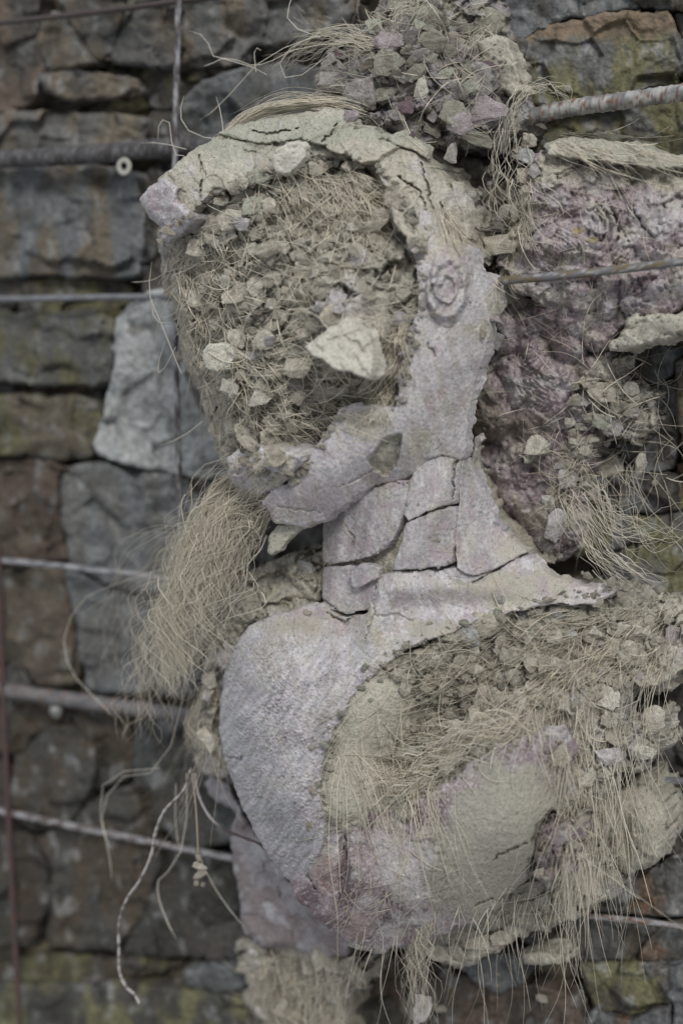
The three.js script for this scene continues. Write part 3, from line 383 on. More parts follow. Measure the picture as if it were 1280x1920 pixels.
// dark lumps in the hollow behind the neck
const hollow = thing('clay_lumps', 'reddish purple clay lumps in the hollow behind the neck of the bust', 'clay lumps');
{
  const lp = lumps([[1028, 584, 1070, 650, 34, 0.0255], [940, 610, 948, 640, 26, 0.0150], [1000, 655, 1004, 690, 32, 0.0180], [955, 690, 962, 740, 26, 0.0165], [1024, 716, 1030, 745, 48, 0.0210], [1058, 700, 1062, 716, 26, 0.0225], [1080, 755, 1082, 760, 17, 0.0195], [905, 745, 915, 780, 48, 0.0225], [1004, 790, 1010, 810, 42, 0.0150], [952, 890, 965, 930, 40, 0.0195], [972, 855, 972, 868, 26, 0.0165], [990, 600, 985, 620, 26, 0.0120], [1100, 690, 1110, 700, 26, 0.0180], [1010, 960, 1030, 1010, 30, 0.0150]]);
  const base = rbf([[930, 560, .08], [1020, 580, .085], [1110, 660, .085], [1120, 780, .08], [1060, 900, .075], [1030, 1040, .07], [940, 960, .05], [900, 880, .05], [880, 760, .06], [1000, 720, .085]]);
  add('clay_body', slab({ poly: [[920, 540], [980, 548], [1040, 575], [1100, 640], [1140, 660], [1150, 720], [1120, 790], [1100, 870], [1075, 930], [1080, 1000], [1050, 1050], [1000, 1060], [950, 1010], [900, 960], [880, 860], [870, 760], [890, 680]], h: (u, v) => base(u, v) + lp(u, v) + 0.004 * nz(u, v, 0.03, 4) + rFlake(u, v, 0.007, 0.03) + rFlake(v, u, 0.004, 0.06) + rFine(u, v) + 0.0022 * comb(u, v, 960, 640, 20, 62, -0.2, 1.3, 8) + 0.0018 * comb(u, v, 1040, 690, 20, 90, 1.7, 2.9, 8), color: (u, v) => { let c = plumClay(u, v, -0.03); c = mix(c, [0.22, 0.15, 0.152], 0.7 * sm(0.3, 0.9, blob(u, v, 1045, 620, 50, 55) + 0.3 * nz(u, v, 0.05))); c = mix(c, C.brown, 0.8 * sm(0.4, 0.9, blob(u, v, 905, 780, 45, 90) + blob(u, v, 1000, 800, 60, 40))); return mix(c, dusty(u, v), sm(0.45, 0.9, blob(u, v, 1130, 720, 60, 70) + blob(u, v, 1040, 960, 40, 60) + 0.5 * nz(u, v, 0.04, 3, 9))); }, thick: 0.06, round: 12, drop: 0.02, rough: 6 }), M.clay, hollow);
  const b2 = rbf([[1060, 760, .06], [1200, 690, .05], [1240, 800, .035], [1130, 880, .05], [1060, 1020, .06], [1100, 700, .075]]);
  add('rubble_bed', slab({ poly: [[1090, 690], [1150, 655], [1180, 668], [1170, 715], [1230, 740], [1236, 800], [1190, 830], [1150, 820], [1110, 850], [1100, 930], [1060, 930], [1050, 860], [1060, 780]], h: (u, v) => b2(u, v) + rRubble(u, v, 0.9), color: (u, v) => mix(dusty(u, v), C.mauve, 0.6 * sm(0.0, 0.3, nz(u, v, 0.03, 3, 6))), thick: 0.05, round: 10, drop: 0.015, rough: 9, freq: 0.05 }), M.crumb, hollow);
}
// flank of torn clay right of the chest
const flank = thing('clay_flank', 'torn beige clay flank hung with fibres beside the hollow chest', 'clay mass');
{
  const base = rbf([[1040, 1140, .13], [1200, 1130, .09], [1330, 1130, .07], [1330, 1400, .07], [1250, 1250, .11], [1100, 1250, .16], [1060, 1400, .20], [1150, 1400, .15], [1240, 1480, .08], [1100, 1560, .17], [1040, 1650, .17], [1150, 1680, .10], [1000, 1720, .14]]);
  add('clay_body', slab({ poly: [[1020, 1150], [1100, 1128], [1160, 1112], [1230, 1120], [1350, 1120], [1350, 1230], [1250, 1270], [1200, 1290], [1180, 1330], [1200, 1345], [1250, 1330], [1256, 1370], [1230, 1400], [1200, 1440], [1150, 1452], [1120, 1480], [1135, 1540], [1120, 1600], [1160, 1660], [1120, 1690], [1060, 1720], [980, 1740], [960, 1700], [1000, 1600], [1050, 1500], [1040, 1400], [960, 1350], [960, 1200]], h: (u, v) => base(u, v) + rRubble(u, v, 0.5) + rFlake(u, v, 0.009, 0.018) + 0.006 * nz(u, v, 0.03), color: (u, v) => mix(dusty(u, v), C.lilac, 0.45 * sm(0.0, 0.3, nz(u, v, 0.02, 3, 16) + 0.2 * blob(u, v, 1130, 1400, 60, 60))), thick: 0.04, round: 8, drop: 0.010, rough: 17, freq: 0.024, chip: 1.5, cracks: [{ pts: [[1150, 1375], [1170, 1400], [1185, 1435]], w: 3.5, d: 0.012 }] }), M.crumb, flank);
  const b2 = (u, v) => 0.085 + 0.035 * blob(u, v, 1185, 1540, 70, 90) - 0.02 * blob(u, v, 1172, 1565, 10, 34) + rFlake(u, v, 0.006, 0.02) + rFine(u, v) * 1.4;
  add('clay_lump', slab({ poly: [[1136, 1490], [1165, 1476], [1210, 1470], [1240, 1490], [1254, 1530], [1252, 1580], [1228, 1622], [1180, 1640], [1150, 1632], [1130, 1590], [1128, 1530]], h: b2, color: (u, v) => dusty(u, v, 4), thick: 0.08, round: 16, drop: 0.02, rough: 5 }), M.clay, flank);
  const b3 = (u, v) => 0.10 + 0.02 * blob(u, v, 1220, 1250, 40, 30) + rFlake(u, v, 0.008, 0.025) + rFine(u, v);
  add('clay_lump', slab({ poly: [[1192, 1248], [1215, 1240], [1252, 1262], [1260, 1290], [1236, 1300], [1205, 1288], [1190, 1272]], h: b3, color: (u, v) => dusty(u, v, 9), thick: 0.05, round: 9, drop: 0.012, rough: 5 }), M.clay, flank);
  const b4 = (u, v) => 0.15 + 0.03 * blob(u, v, 1030, 1590, 40, 60) + rRubble(u, v, 1.3);
  add('dark_clod', slab({ poly: [[1000, 1530], [1040, 1514], [1075, 1540], [1085, 1590], [1070, 1640], [1030, 1670], [1005, 1640], [992, 1580]], h: (u, v) => b4(u, v) + 0.08, color: (u, v) => mix(mix(C.brown, C.mauve, sm(-0.1, 0.2, nz(u, v, 0.04))), C.beige, sm(0.0, 0.4, nz(u, v, 0.06, 3, 3))), thick: 0.10, round: 14, drop: 0.02, rough: 6 }), M.crumb, flank);
}
// clay left on the wall under the chest
const skirt = thing('clay_slab', 'pinkish lilac clay slab on the wall underneath the chest', 'clay slab');
{
  const base = rbf([[390, 1460, .09], [440, 1550, .10], [450, 1700, .10], [560, 1700, .13], [640, 1780, .13], [460, 1800, .08], [560, 1900, .09], [660, 1990, .08]]);
  add('clay_body', slab({ poly: [[384, 1466], [400, 1452], [430, 1470], [470, 1540], [540, 1640], [640, 1740], [660, 1790], [600, 1800], [540, 1776], [490, 1775], [455, 1740], [450, 1690], [438, 1620], [432, 1560], [440, 1520], [410, 1505], [392, 1490]], h: (u, v) => base(u, v) + 0.008 * nz(u, v, 0.015, 3) + rFlake(u, v, 0.004, 0.02) + rFine(u, v) * 1.5, color: (u, v) => mix(mix([0.34, 0.29, 0.29], [0.46, 0.43, 0.445], sm(-0.1, 0.25, nz(u, v, 0.018))), [0.68, 0.68, 0.70], 0.8 * sm(0.05, 0.35, nz(u, v, 0.022, 4, 41))), thick: 0.07, round: 12, drop: 0.015, rough: 4 }), M.clay, skirt);
  add('rubble_bed', slab({ poly: [[452, 1760], [500, 1750], [600, 1770], [690, 1790], [675, 1840], [640, 1880], [660, 1930], [650, 2000], [480, 2000], [490, 1930], [462, 1880], [448, 1820]], h: (u, v) => base(u, v) - 0.02 + rRubble(u, v, 0.6), color: (u, v) => mix(dusty(u, v), C.brown, 0.5 * sm(-0.1, 0.3, nz(u, v, 0.03))), thick: 0.06, round: 12, drop: 0.02, rough: 16, freq: 0.03 }), M.crumb, skirt);
}
const ledge = thing('clay_ledge', 'thin beige clay ledge under the belly of the bust, above the dark stone', 'clay ledge');
{
  const f = (z0) => (u, v) => z0 + rFlake(u, v, 0.008, 0.02) + rFine(u, v) * 1.5 + 0.006 * nz(u, v, 0.02);
  add('clay_body', slab({ poly: [[790, 1760], [870, 1735], [960, 1700], [1060, 1690], [1080, 1715], [1000, 1745], [960, 1765], [900, 1800], [860, 1815], [815, 1800], [780, 1785]], h: f(0.12), color: (u, v) => dusty(u, v, 2), thick: 0.07, round: 10, drop: 0.015, rough: 6 }), M.clay, ledge);
  add('clay_flake', slab({ poly: [[975, 1790], [1010, 1782], [1072, 1786], [1068, 1802], [1020, 1813], [985, 1806]], h: f(0.07), color: (u, v) => dusty(u, v, 7), thick: 0.03, round: 7, drop: 0.008, rough: 4 }), M.clay, ledge);
}

// ---------------------------------------------------------------- the bust
const bust = thing('clay_bust', 'crumbling clay bust with lost face, cracked neck and torn chest full of fibre', 'sculpture');
// the broken inside of the head where the face was
{
  const base = rbf([[300, 440, .20], [330, 600, .20], [380, 780, .20], [420, 870, .21], [400, 500, .26], [450, 680, .275], [480, 820, .265], [560, 880, .25], [560, 450, .275], [600, 560, .30], [560, 700, .285], [640, 660, .30], [520, 380, .262], [620, 350, .240], [720, 360, .222], [700, 450, .26], [760, 480, .246], [720, 600, .272], [760, 700, .256], [620, 760, .268], [600, 820, .25], [700, 760, .256], [800, 420, .215], [420, 400, .266], [520, 600, .285]]);
  add('face_filling', slab({ poly: [[298, 430], [350, 380], [430, 330], [520, 290], [640, 280], [740, 320], [800, 400], [830, 480], [810, 620], [780, 740], [700, 790], [640, 850], [580, 900], [500, 925], [440, 905], [408, 860], [388, 800], [372, 730], [345, 680], [330, 600], [302, 520]], h: (u, v) => base(u, v) - 0.006 + rRubble(u, v, 0.75), color: (u, v) => scaleC(mix(mix(dusty(u, v), C.lilac, 0.6 * sm(0.3, 0.8, blob(u, v, 670, 570, 80, 60) + 0.5 * nz(u, v, 0.03))), C.pale, 0.4 * sm(0.0, 0.3, nz(u, v, 0.03, 4, 2))), 0.9), step: 2.2, thick: 0.16, round: 26, drop: 0.035, rough: 7, freq: 0.03 }), M.crumb, bust);
}
// crown plates
const crownH = rbf([[268, 365, .235], [310, 330, .24], [350, 420, .265], [430, 250, .225], [430, 340, .265], [540, 220, .205], [560, 300, .245], [640, 208, .195], [640, 290, .235], [740, 240, .19], [730, 330, .225], [820, 300, .18], [800, 400, .225], [890, 420, .165], [860, 480, .205]]);
const crownCol = (u, v) => greenish(u, v, mix(dusty(u, v, 1), C.lilac, 0.5 * sm(0.1, 0.35, nz(u, v, 0.02, 3, 14))));
const crownRel = (u, v) => rFlake(u, v, 0.0035, 0.022) + rFine(u, v) * 1.3 + 0.004 * nz(u, v, 0.014, 3);
[
  [[[306, 334], [330, 308], [352, 288], [400, 262], [440, 262], [474, 280], [478, 310], [474, 338], [430, 356], [400, 352], [386, 372], [365, 398], [340, 402], [330, 372]], [{ pts: [[372, 292], [382, 330], [374, 362], [380, 395]], w: 2.4 }], 0],
  [[[408, 250], [470, 228], [540, 214], [600, 208], [632, 204], [625, 228], [600, 246], [560, 262], [500, 268], [450, 262]], [{ pts: [[470, 244], [520, 250], [560, 240]], w: 2 }], -.004],
  [[[574, 228], [605, 206], [640, 206], [668, 226], [660, 250], [630, 270], [596, 272], [566, 260]], [{ pts: [[600, 268], [624, 246], [634, 232]], w: 2.6 }], .006],
  [[[612, 262], [650, 246], [690, 240], [716, 256], [700, 270], [668, 288], [640, 290], [614, 280]], [], .008],
  [[[662, 282], [690, 262], [720, 262], [742, 276], [716, 292], [706, 304], [676, 306], [660, 298]], [], .010],
  [[[706, 300], [730, 280], [770, 282], [810, 318], [842, 350], [860, 390], [872, 440], [868, 476], [842, 470], [812, 440], [790, 420], [772, 398], [752, 370], [722, 350], [708, 330]], [{ pts: [[790, 300], [800, 350], [812, 400]], w: 2.2 }, { pts: [[742, 330], [790, 360], [796, 400]], w: 1.8 }, { pts: [[826, 380], [840, 420], [838, 455]], w: 2.4 }], .002],
  [[[724, 256], [756, 244], [780, 262], [804, 276], [800, 296], [770, 280], [738, 274]], [], .006],
  [[[846, 342], [862, 340], [876, 372], [882, 420], [884, 448], [870, 446], [866, 400], [850, 370]], [], .0],
  [[[732, 378], [750, 372], [770, 404], [776, 436], [756, 440], [738, 420]], [], .012],
  [[[762, 440], [778, 432], [792, 446], [790, 470], [772, 476], [764, 460]], [], .014],
].forEach(([poly, cracks, dz], i) => add('crown_plate', slab({ poly, h: (u, v) => crownH(u, v) + dz + crownRel(u, v), color: crownCol, thick: 0.014, round: 4, drop: 0.003, rough: 2.5, step: 1.9, cracks, salt: i * 3.1 }), M.clay, bust));
{ // bed under the crown plates
  add('crown_bed', slab({ poly: [[285, 350], [330, 312], [400, 262], [500, 226], [600, 212], [690, 236], [780, 276], [850, 350], [880, 430], [880, 490], [820, 470], [770, 410], [715, 340], [650, 300], [560, 300], [470, 340], [390, 380], [330, 410]], h: (u, v) => crownH(u, v) - 0.007 + rRubble(u, v, 0.35), color: (u, v) => crownCol(u, v), thick: 0.07, round: 16, drop: 0.02, rough: 4 }), M.crumb, bust);
  const k = rbf([[262, 372, .235], [300, 345, .25], [330, 400, .27], [350, 440, .268], [305, 450, .24]]);
  add('brow_knob', slab({ poly: [[262, 372], [282, 348], [310, 334], [332, 348], [336, 380], [362, 398], [368, 412], [346, 438], [318, 456], [300, 452], [302, 428], [278, 408]], h: (u, v) => k(u, v) + 0.004 * ridge(u * 0.05, v * 0.02, 4) + 0.004 * nz(u, v, 0.04) + rFine(u, v), color: (u, v) => mix(mix(C.lilac, C.mauve, 0.7 * sm(0, 0.4, nz(u, v, 0.05, 4) + 0.3 * blob(u, v, 300, 380, 25, 30))), C.white, 0.5 * flecks(u, v)), thick: 0.07, round: 14, drop: 0.02, rough: 3 }), M.clay, bust);
}
// cheek, ear and jaw
const cheekH = rbf([[790, 420, .235], [870, 440, .20], [880, 520, .195], [930, 530, .165], [920, 620, .165], [895, 720, .17], [868, 850, .18], [838, 530, .232], [790, 560, .25], [785, 650, .255], [850, 680, .222], [760, 720, .262], [820, 780, .225], [730, 780, .272], [700, 850, .270], [650, 800, .282], [620, 880, .285], [560, 930, .282], [510, 960, .268], [600, 968, .255], [650, 935, .250], [700, 905, .234], [790, 865, .217], [545, 905, .285], [830, 845, .2]]);
const earH = (u0, v0) => { const u = u0 + 9 * nz(u0, v0, 0.035, 4), v = v0 + 9 * nz(v0, u0, 0.035, 4, 5), x = (u - 838) / 38, y = (v - 536) / 62, d = Math.hypot(x, y), a = Math.atan2(y, x), sp = d - 0.045 * a; return 0.015 * Math.exp(-(((sp - 0.82) / 0.16) ** 2)) * (0.7 + 0.5 * noise(a * 2, 3)) + 0.008 * Math.exp(-(((sp - 0.45) / 0.12) ** 2)) * (y < 0.5 ? 1 : 0.4) + 0.001 * Math.exp(-(((sp - 0.22) / 0.1) ** 2)) - 0.006 * Math.exp(-((d / 0.4) ** 2)) - 0.010 * blob(u, v, 843, 493, 7, 5) + 0.002 * ridge(u * 0.06, v * 0.03, 3); };
const pit0 = polyDist(smoothPoly([[691, 862], [704, 842], [722, 822], [740, 814], [755, 814], [752, 838], [744, 862], [734, 884], [718, 890], [704, 884]]));
const pit = (u, v) => pit0(u, v) + 7 * nz(u, v, 0.06, 3);
const cheek = add('cheek_shell', slab({ poly: [[790, 400], [812, 408], [838, 450], [880, 470], [890, 512], [932, 526], [926, 590], [912, 640], [905, 664], [890, 720], [880, 750], [874, 800], [868, 858], [838, 850], [800, 858], [770, 890], [740, 900], [702, 905], [660, 930], [625, 958], [600, 975], [560, 984], [515, 977], [497, 945], [505, 928], [548, 904], [572, 880], [598, 840], [622, 800], [640, 772], [664, 762], [742, 768], [752, 730], [752, 700], [766, 650], [775, 620], [790, 560], [784, 500], [780, 450]], h: (u, v) => cheekH(u, v) + rFine(u, v) + 0.0016 * noise((u - v * 0.35) * 0.05, v * 0.008) + 0.0022 * blob(u, v, 820, 480, 60, 110) * ridge(u * 0.06, v * 0.022, 3) - 0.011 * sm(1, -3, pit(u, v)), color: (u, v) => { let c = lilacSkin(u, v, -0.06); c = mix(c, C.mauve, 0.45 * sm(0.35, 0.9, blob(u, v, 590, 925, 90, 40) + 0.35 * nz(u, v, 0.03) + 0.8 * blob(u, v, 838, 500, 40, 50))); c = mix(c, C.beige, 0.7 * sm(0.4, 0.9, blob(u, v, 690, 790, 60, 60) + blob(u, v, 850, 445, 40, 25) + 0.5 * nz(u, v, 0.02, 3, 61))); return mix(c, scaleC(mix(C.green, C.dust, 0.7), 1 + nz(u, v, 0.08, 3)), sm(1, -3, pit(u, v))); }, step: 2, thick: 0.018, round: 3, drop: 0.0025, rough: 3.5, freq: 0.045, grow: 4, cracks: [{ pts: [[520, 950], [560, 955], [600, 962]], w: 1.4, d: 0.002 }, { pts: [[800, 640], [818, 672]], w: 2, d: 0.005 }, { pts: [[850, 556], [880, 566]], w: 1.6, d: 0.004 }, { pts: [[640, 912], [678, 895], [700, 880]], w: 1.8, d: 0.003 }] }), M.brush, bust);
add('ear', slab({ poly: [[800, 570], [794, 520], [804, 482], [824, 466], [852, 466], [872, 484], [882, 520], [880, 560], [866, 596], [842, 618], [818, 608]], h: (u, v) => cheekH(u, v) + 0.0015 + earH(u, v) + rFine(u, v), color: (u, v) => mix(mix(lilacSkin(u, v, -0.05), C.mauve, 0.55 * sm(0.0, 0.35, nz(u, v, 0.05, 4, 2) + 0.25 * blob(u, v, 840, 500, 24, 24))), C.beige, 0.6 * sm(0.05, 0.3, nz(u, v, 0.04, 4, 19))), step: 2, thick: 0.010, round: 10, drop: 0.005, rough: 4 }), M.brush, cheek);
// neck: bed of fibre and clay under cracked plates
const neckH = rbf([[606, 960, .195], [606, 1060, .20], [606, 1140, .212], [660, 930, .222], [660, 1050, .222], [720, 900, .225], [720, 1050, .226], [800, 860, .212], [800, 1000, .218], [868, 860, .165], [862, 960, .19], [850, 1060, .205], [900, 900, .145], [930, 980, .150], [990, 1040, .148], [900, 1080, .195], [650, 1160, .225], [690, 1190, .235], [760, 1130, .232], [850, 1110, .215], [950, 1110, .180], [1040, 1100, .150], [1160, 1110, .120], [800, 1200, .235], [900, 1160, .205], [720, 1240, .245]]);
const tend1 = lineDist([[864, 846], [812, 960], [752, 1070], [694, 1190]]), tend2 = lineDist([[640, 940], [628, 1060], [612, 1156]]), tendon = (u, v) => 0.011 * Math.exp(-((tend1(u, v) / 26) ** 2)) + 0.007 * Math.exp(-((tend2(u, v) / 20) ** 2)) - 0.004;
const neckRel = (u, v) => tendon(u, v) +  rFine(u, v) * 0.9 + 0.0014 * noise(u * 0.06 + 0.01 * v, v * 0.009) + 0.0006 * ridge(u * 0.15, v * 0.03, 2);
const neckCol = (u, v) => { let c = scaleC(lilacSkin(u, v, -0.08), 0.86); c = mix(c, [0.46, 0.40, 0.42], 0.8 * sm(0.0, 0.3, nz(u, v, 0.03, 4, 71))); c = mix(c, C.beige, 0.8 * sm(0.4, 0.9, blob(u, v, 960, 1030, 50, 60) + 0.5 * nz(u, v, 0.03, 3, 21))); return mix(c, [0.16, 0.20, 0.20], 0.75 * sm(0.15, 0.28, nz(u, v, 0.09, 3, 33)) * sm(22, 8, Math.abs((u - 925) * 0.8 - (v - 975) * 0.75))* sm(930, 945, v) * sm(1025, 1010, v)); };
add('neck_bed', slab({ poly: [[612, 960], [700, 890], [800, 845], [862, 845], [872, 880], [890, 920], [930, 990], [985, 1035], [1010, 1060], [900, 1110], [700, 1130], [610, 1140]], h: (u, v) => neckH(u, v) + tendon(u, v) - 0.015 + rRubble(u, v, 0.2), color: (u, v) => dusty(u, v), thick: 0.07, round: 14, drop: 0.02, rough: 3 }), M.crumb, bust);
[
  [[[607, 968], [640, 945], [700, 904], [764, 902], [762, 935], [752, 968], [742, 1000], [722, 1028], [690, 1044], [652, 1052], [608, 1054]], .002, [{ pts: [[648, 985], [662, 1010], [660, 1022]], w: 2.2, d: .004 }, { pts: [[700, 912], [735, 904], [762, 906]], w: 1.6, d: .004 }]],
  [[[768, 902], [776, 886], [794, 862], [812, 852], [838, 846], [867, 850], [863, 900], [858, 938], [822, 950], [790, 962], [766, 976], [758, 964], [760, 944]], 0, [{ pts: [[866, 830], [852, 880], [845, 935]], w: 1.8, d: .008 }]],
  [[[762, 982], [800, 966], [854, 950], [852, 1000], [846, 1056], [800, 1064], [738, 1067], [752, 1020]], .003, []],
  [[[868, 862], [874, 874], [880, 860], [896, 902], [914, 948], [940, 990], [966, 1018], [986, 1034], [960, 1048], [924, 1066], [886, 1078], [858, 1064], [854, 1010], [860, 950], [864, 905]], .002, [{ pts: [[846, 1000], [852, 1060]], w: 2, d: .006 }]],
  [[[832, 1068], [860, 1066], [888, 1080], [918, 1070], [890, 1088], [872, 1094], [850, 1086]], -.004, []],
  [[[608, 1064], [650, 1062], [700, 1068], [706, 1085], [702, 1112], [690, 1140], [652, 1150], [620, 1142], [606, 1120]], 0, [{ pts: [[606, 1120], [640, 1152], [660, 1160]], w: 1.8, d: .006 }]],
  [[[656, 1076], [672, 1062], [696, 1060], [712, 1066], [706, 1082], [684, 1096], [662, 1102]], .012, []],
].forEach(([poly, dz, cracks], i) => add('neck_plate', slab({ poly, h: (u, v) => neckH(u, v) + dz + neckRel(u, v), color: neckCol, step: 2, thick: 0.016, round: 1.6, drop: 0.0012, rough: 1.8, freq: 0.06, grow: 1.0, cracks, salt: i * 5.3 }), M.brush, bust));
add('neck_flake', slab({ poly: [[878, 872], [884, 838], [890, 818], [902, 816], [904, 826], [894, 842], [890, 862], [884, 880]], h: (u, v) => 0.150 + 0.0006 * (u - 880) + rFine(u, v), color: (u, v) => mix(dusty(u, v), C.lilac, 0.5), step: 2, thick: 0.010, round: 3, drop: 0.003, rough: 1.5 }), M.clay, bust);
// chest shell with collarbones
const chestH = rbf([[455, 1190, .235], [425, 1280, .225], [414, 1360, .222], [428, 1450, .225], [470, 1540, .232], [520, 1620, .235], [560, 1655, .235], [540, 1180, .252], [500, 1260, .272], [480, 1380, .278], [520, 1500, .288], [580, 1600, .268], [580, 1280, .285], [600, 1180, .222], [660, 1180, .232], [640, 1240, .262], [700, 1190, .242], [700, 1120, .236], [760, 1130, .234], [640, 1400, .285], [600, 1450, .290], [850, 1110, .215], [950, 1110, .183], [1040, 1100, .155], [1160, 1112, .125], [800, 1190, .240], [900, 1158, .208], [740, 1240, .248], [780, 1165, .225], [980, 1050, .15]]);
add('chest_shell', slab({ poly: [[448, 1205], [475, 1172], [540, 1150], [604, 1134], [622, 1148], [652, 1160], [690, 1150], [706, 1116], [710, 1082], [760, 1076], [828, 1074], [850, 1092], [870, 1100], [895, 1092], [985, 1042], [1030, 1078], [1090, 1098], [1160, 1108], [1110, 1128], [1030, 1132], [975, 1142], [900, 1158], [850, 1182], [800, 1198], [740, 1228], [690, 1268], [650, 1318], [618, 1370], [600, 1440], [598, 1500], [606, 1560], [585, 1625], [556, 1656], [525, 1632], [492, 1580], [452, 1500], [428, 1438], [414, 1370], [416, 1310], [428, 1250]], h: (u, v) => chestH(u, v) + tendon(u, v) * sm(1260, 1150, v) + rFine(u, v) + rStroke(u, v) * sm(1150, 1260, v) * sm(820, 660, u) * 1.9 + 0.003 * nz(u, v, 0.014, 3) * sm(1200, 1300, v) - 0.006 * blob(u, v, 655, 1195, 22, 50) - 0.008 * blob(u, v, 870, 1138, 120, 20) + 0.005 * blob(u, v, 850, 1098, 140, 18) + 0.010 * blob(u, v, 560, 1190, 70, 22) + 0.006 * blob(u, v, 695, 1180, 14, 60), color: (u, v) => { let c = lilacSkin(u, v, -0.06 + 0.2 * blob(u, v, 560, 1170, 120, 60)); c = mix(c, [0.52, 0.525, 0.545], 0.7 * sm(0.3, 0.9, blob(u, v, 440, 1380, 60, 160) + blob(u, v, 540, 1560, 60, 80) + 0.5 * nz(u, v, 0.025))); c = mix(c, C.dust, 0.85 * sm(0.35, 0.85, blob(u, v, 960, 1100, 180, 45) + blob(u, v, 560, 1170, 90, 40) + blob(u, v, 800, 1180, 80, 25) + 0.5 * nz(u, v, 0.03, 4, 15))); c = mix(c, [0.48, 0.41, 0.43], 0.7 * sm(0.05, 0.35, nz(u, v, 0.03, 4, 71)) * sm(1200, 1150, v)); c = mix(c, [0.50, 0.50, 0.40], 0.55 * sm(0.0, 0.3, nz(u, v, 0.06, 4, 90)) * sm(1160, 1240, v)); return scaleC(mix(c, [0.49, 0.475, 0.505], 0.5 * sm(1170, 1260, v)), 1 + 0.3 * sm(1170, 1260, v) * noise((u * 0.8 + v * 0.6) * 0.12, (v * 0.8 - u * 0.6) * 0.03)); }, step: 2, thick: 0.012, round: 4, drop: 0.003, rough: 3.5, freq: 0.04, grow: 3.5, cracks: [{ pts: [[706, 1090], [700, 1150], [684, 1200]], w: 1.6, d: .004 }, { pts: [[700, 1152], [740, 1154], [775, 1162]], w: 1.6, d: .003 }, { pts: [[428, 1420], [450, 1424], [456, 1416]], w: 2, d: .006 }, { pts: [[612, 1150], [650, 1168], [662, 1156]], w: 2, d: .006 }] }), M.brush, bust);
const breastH = rbf([[560, 1660, .238], [610, 1600, .268], [640, 1740, .235], [700, 1782, .212], [690, 1600, .278], [700, 1690, .268], [780, 1500, .268], [800, 1640, .275], [790, 1760, .218], [880, 1440, .268], [900, 1560, .280], [880, 1690, .245], [960, 1410, .262], [1050, 1380, .235], [1060, 1500, .225], [1000, 1530, .258], [985, 1600, .25], [960, 1680, .215]]);
// the core behind chest and breast
{
  const base = rbf([[470, 1200, .18], [430, 1350, .18], [480, 1550, .18], [560, 1660, .19], [660, 1770, .18], [850, 1760, .15], [1000, 1690, .16], [1060, 1550, .17], [1060, 1400, .19], [1200, 1200, .11], [1040, 1130, .14], [900, 1170, .18], [760, 1240, .238], [700, 1310, .252], [645, 1400, .270], [630, 1500, .276], [720, 1420, .244], [690, 1270, .256], [620, 1380, .277], [605, 1480, .283], [850, 1260, .202], [850, 1350, .214], [780, 1420, .245], [960, 1300, .20], [950, 1400, .252], [1000, 1220, .19], [740, 1500, .272], [850, 1450, .262], [830, 1600, .24], [950, 1500, .25]]);
  const eC = lineDist([[598, 1560], [600, 1440], [618, 1370], [650, 1318], [690, 1268], [740, 1228], [800, 1198]]), eB = lineDist([[640, 1552], [700, 1520], [790, 1500], [850, 1470], [890, 1430], [930, 1400], [990, 1380]]);
  const bowl = (u, v) => clamp(blob(u, v, 705, 1330, 62, 62) * 1.8) + clamp(blob(u, v, 655, 1475, 48, 70) * 1.8);
  add('chest_filling', slab({ poly: [[470, 1190], [620, 1150], [760, 1215], [900, 1150], [1030, 1120], [1170, 1105], [1230, 1130], [1220, 1250], [1150, 1330], [1100, 1450], [1080, 1560], [1050, 1680], [960, 1730], [860, 1770], [700, 1780], [600, 1720], [530, 1620], [460, 1500], [430, 1400], [430, 1300]], h: (u, v) => { const b = clamp(bowl(u, v)); const wc = 1 - sm(20, 140, eC(u, v)), wb = 1 - sm(6, 60, eB(u, v)); let z = base(u, v) - 0.045 * blob(u, v, 650, 1185, 60, 55); z += (chestH(Math.min(u, 760), v) - 0.007 - z) * wc * 0.95; z += Math.max(0, breastH(u, v) - 0.007 - z) * wb; return z + 0.004 * b * sm(0.3, 1, b) + rRubble(u, v, 0.62) * (1 - 0.96 * sm(0.35, 0.8, b)) + rFine(u, v) * 0.6; }, color: (u, v) => mix(scaleC(dusty(u, v, 3), 0.8), [0.58, 0.55, 0.46], clamp(bowl(u, v)) * 0.9), step: 2.2, thick: 0.12, round: 20, drop: 0.03, rough: 4 }), M.crumb, bust);
}
add('shoulder_bed', slab({ poly: [[372, 1440], [362, 1390], [376, 1290], [396, 1215], [425, 1130], [455, 1080], [510, 1050], [560, 1040], [620, 1040], [620, 1150], [500, 1190], [450, 1280], [435, 1400], [440, 1450], [400, 1460]], h: (u, v) => 0.155 + 0.055 * sm(1060, 1170, v) * sm(380, 500, u) + 0.02 * sm(380, 460, u) + rRubble(u, v, 0.9) - 0.05 * sm(590, 615, u) * sm(1090, 1130, v) - 0.05 * sm(0, 40, v - 1150 + 0.12 * (u - 540)) * sm(440, 480, u), color: (u, v) => mix(dusty(u, v), C.lilac, 0.4 * sm(0, 0.3, nz(u, v, 0.03))), thick: 0.09, round: 14, drop: 0.02, rough: 6 }), M.crumb, bust);
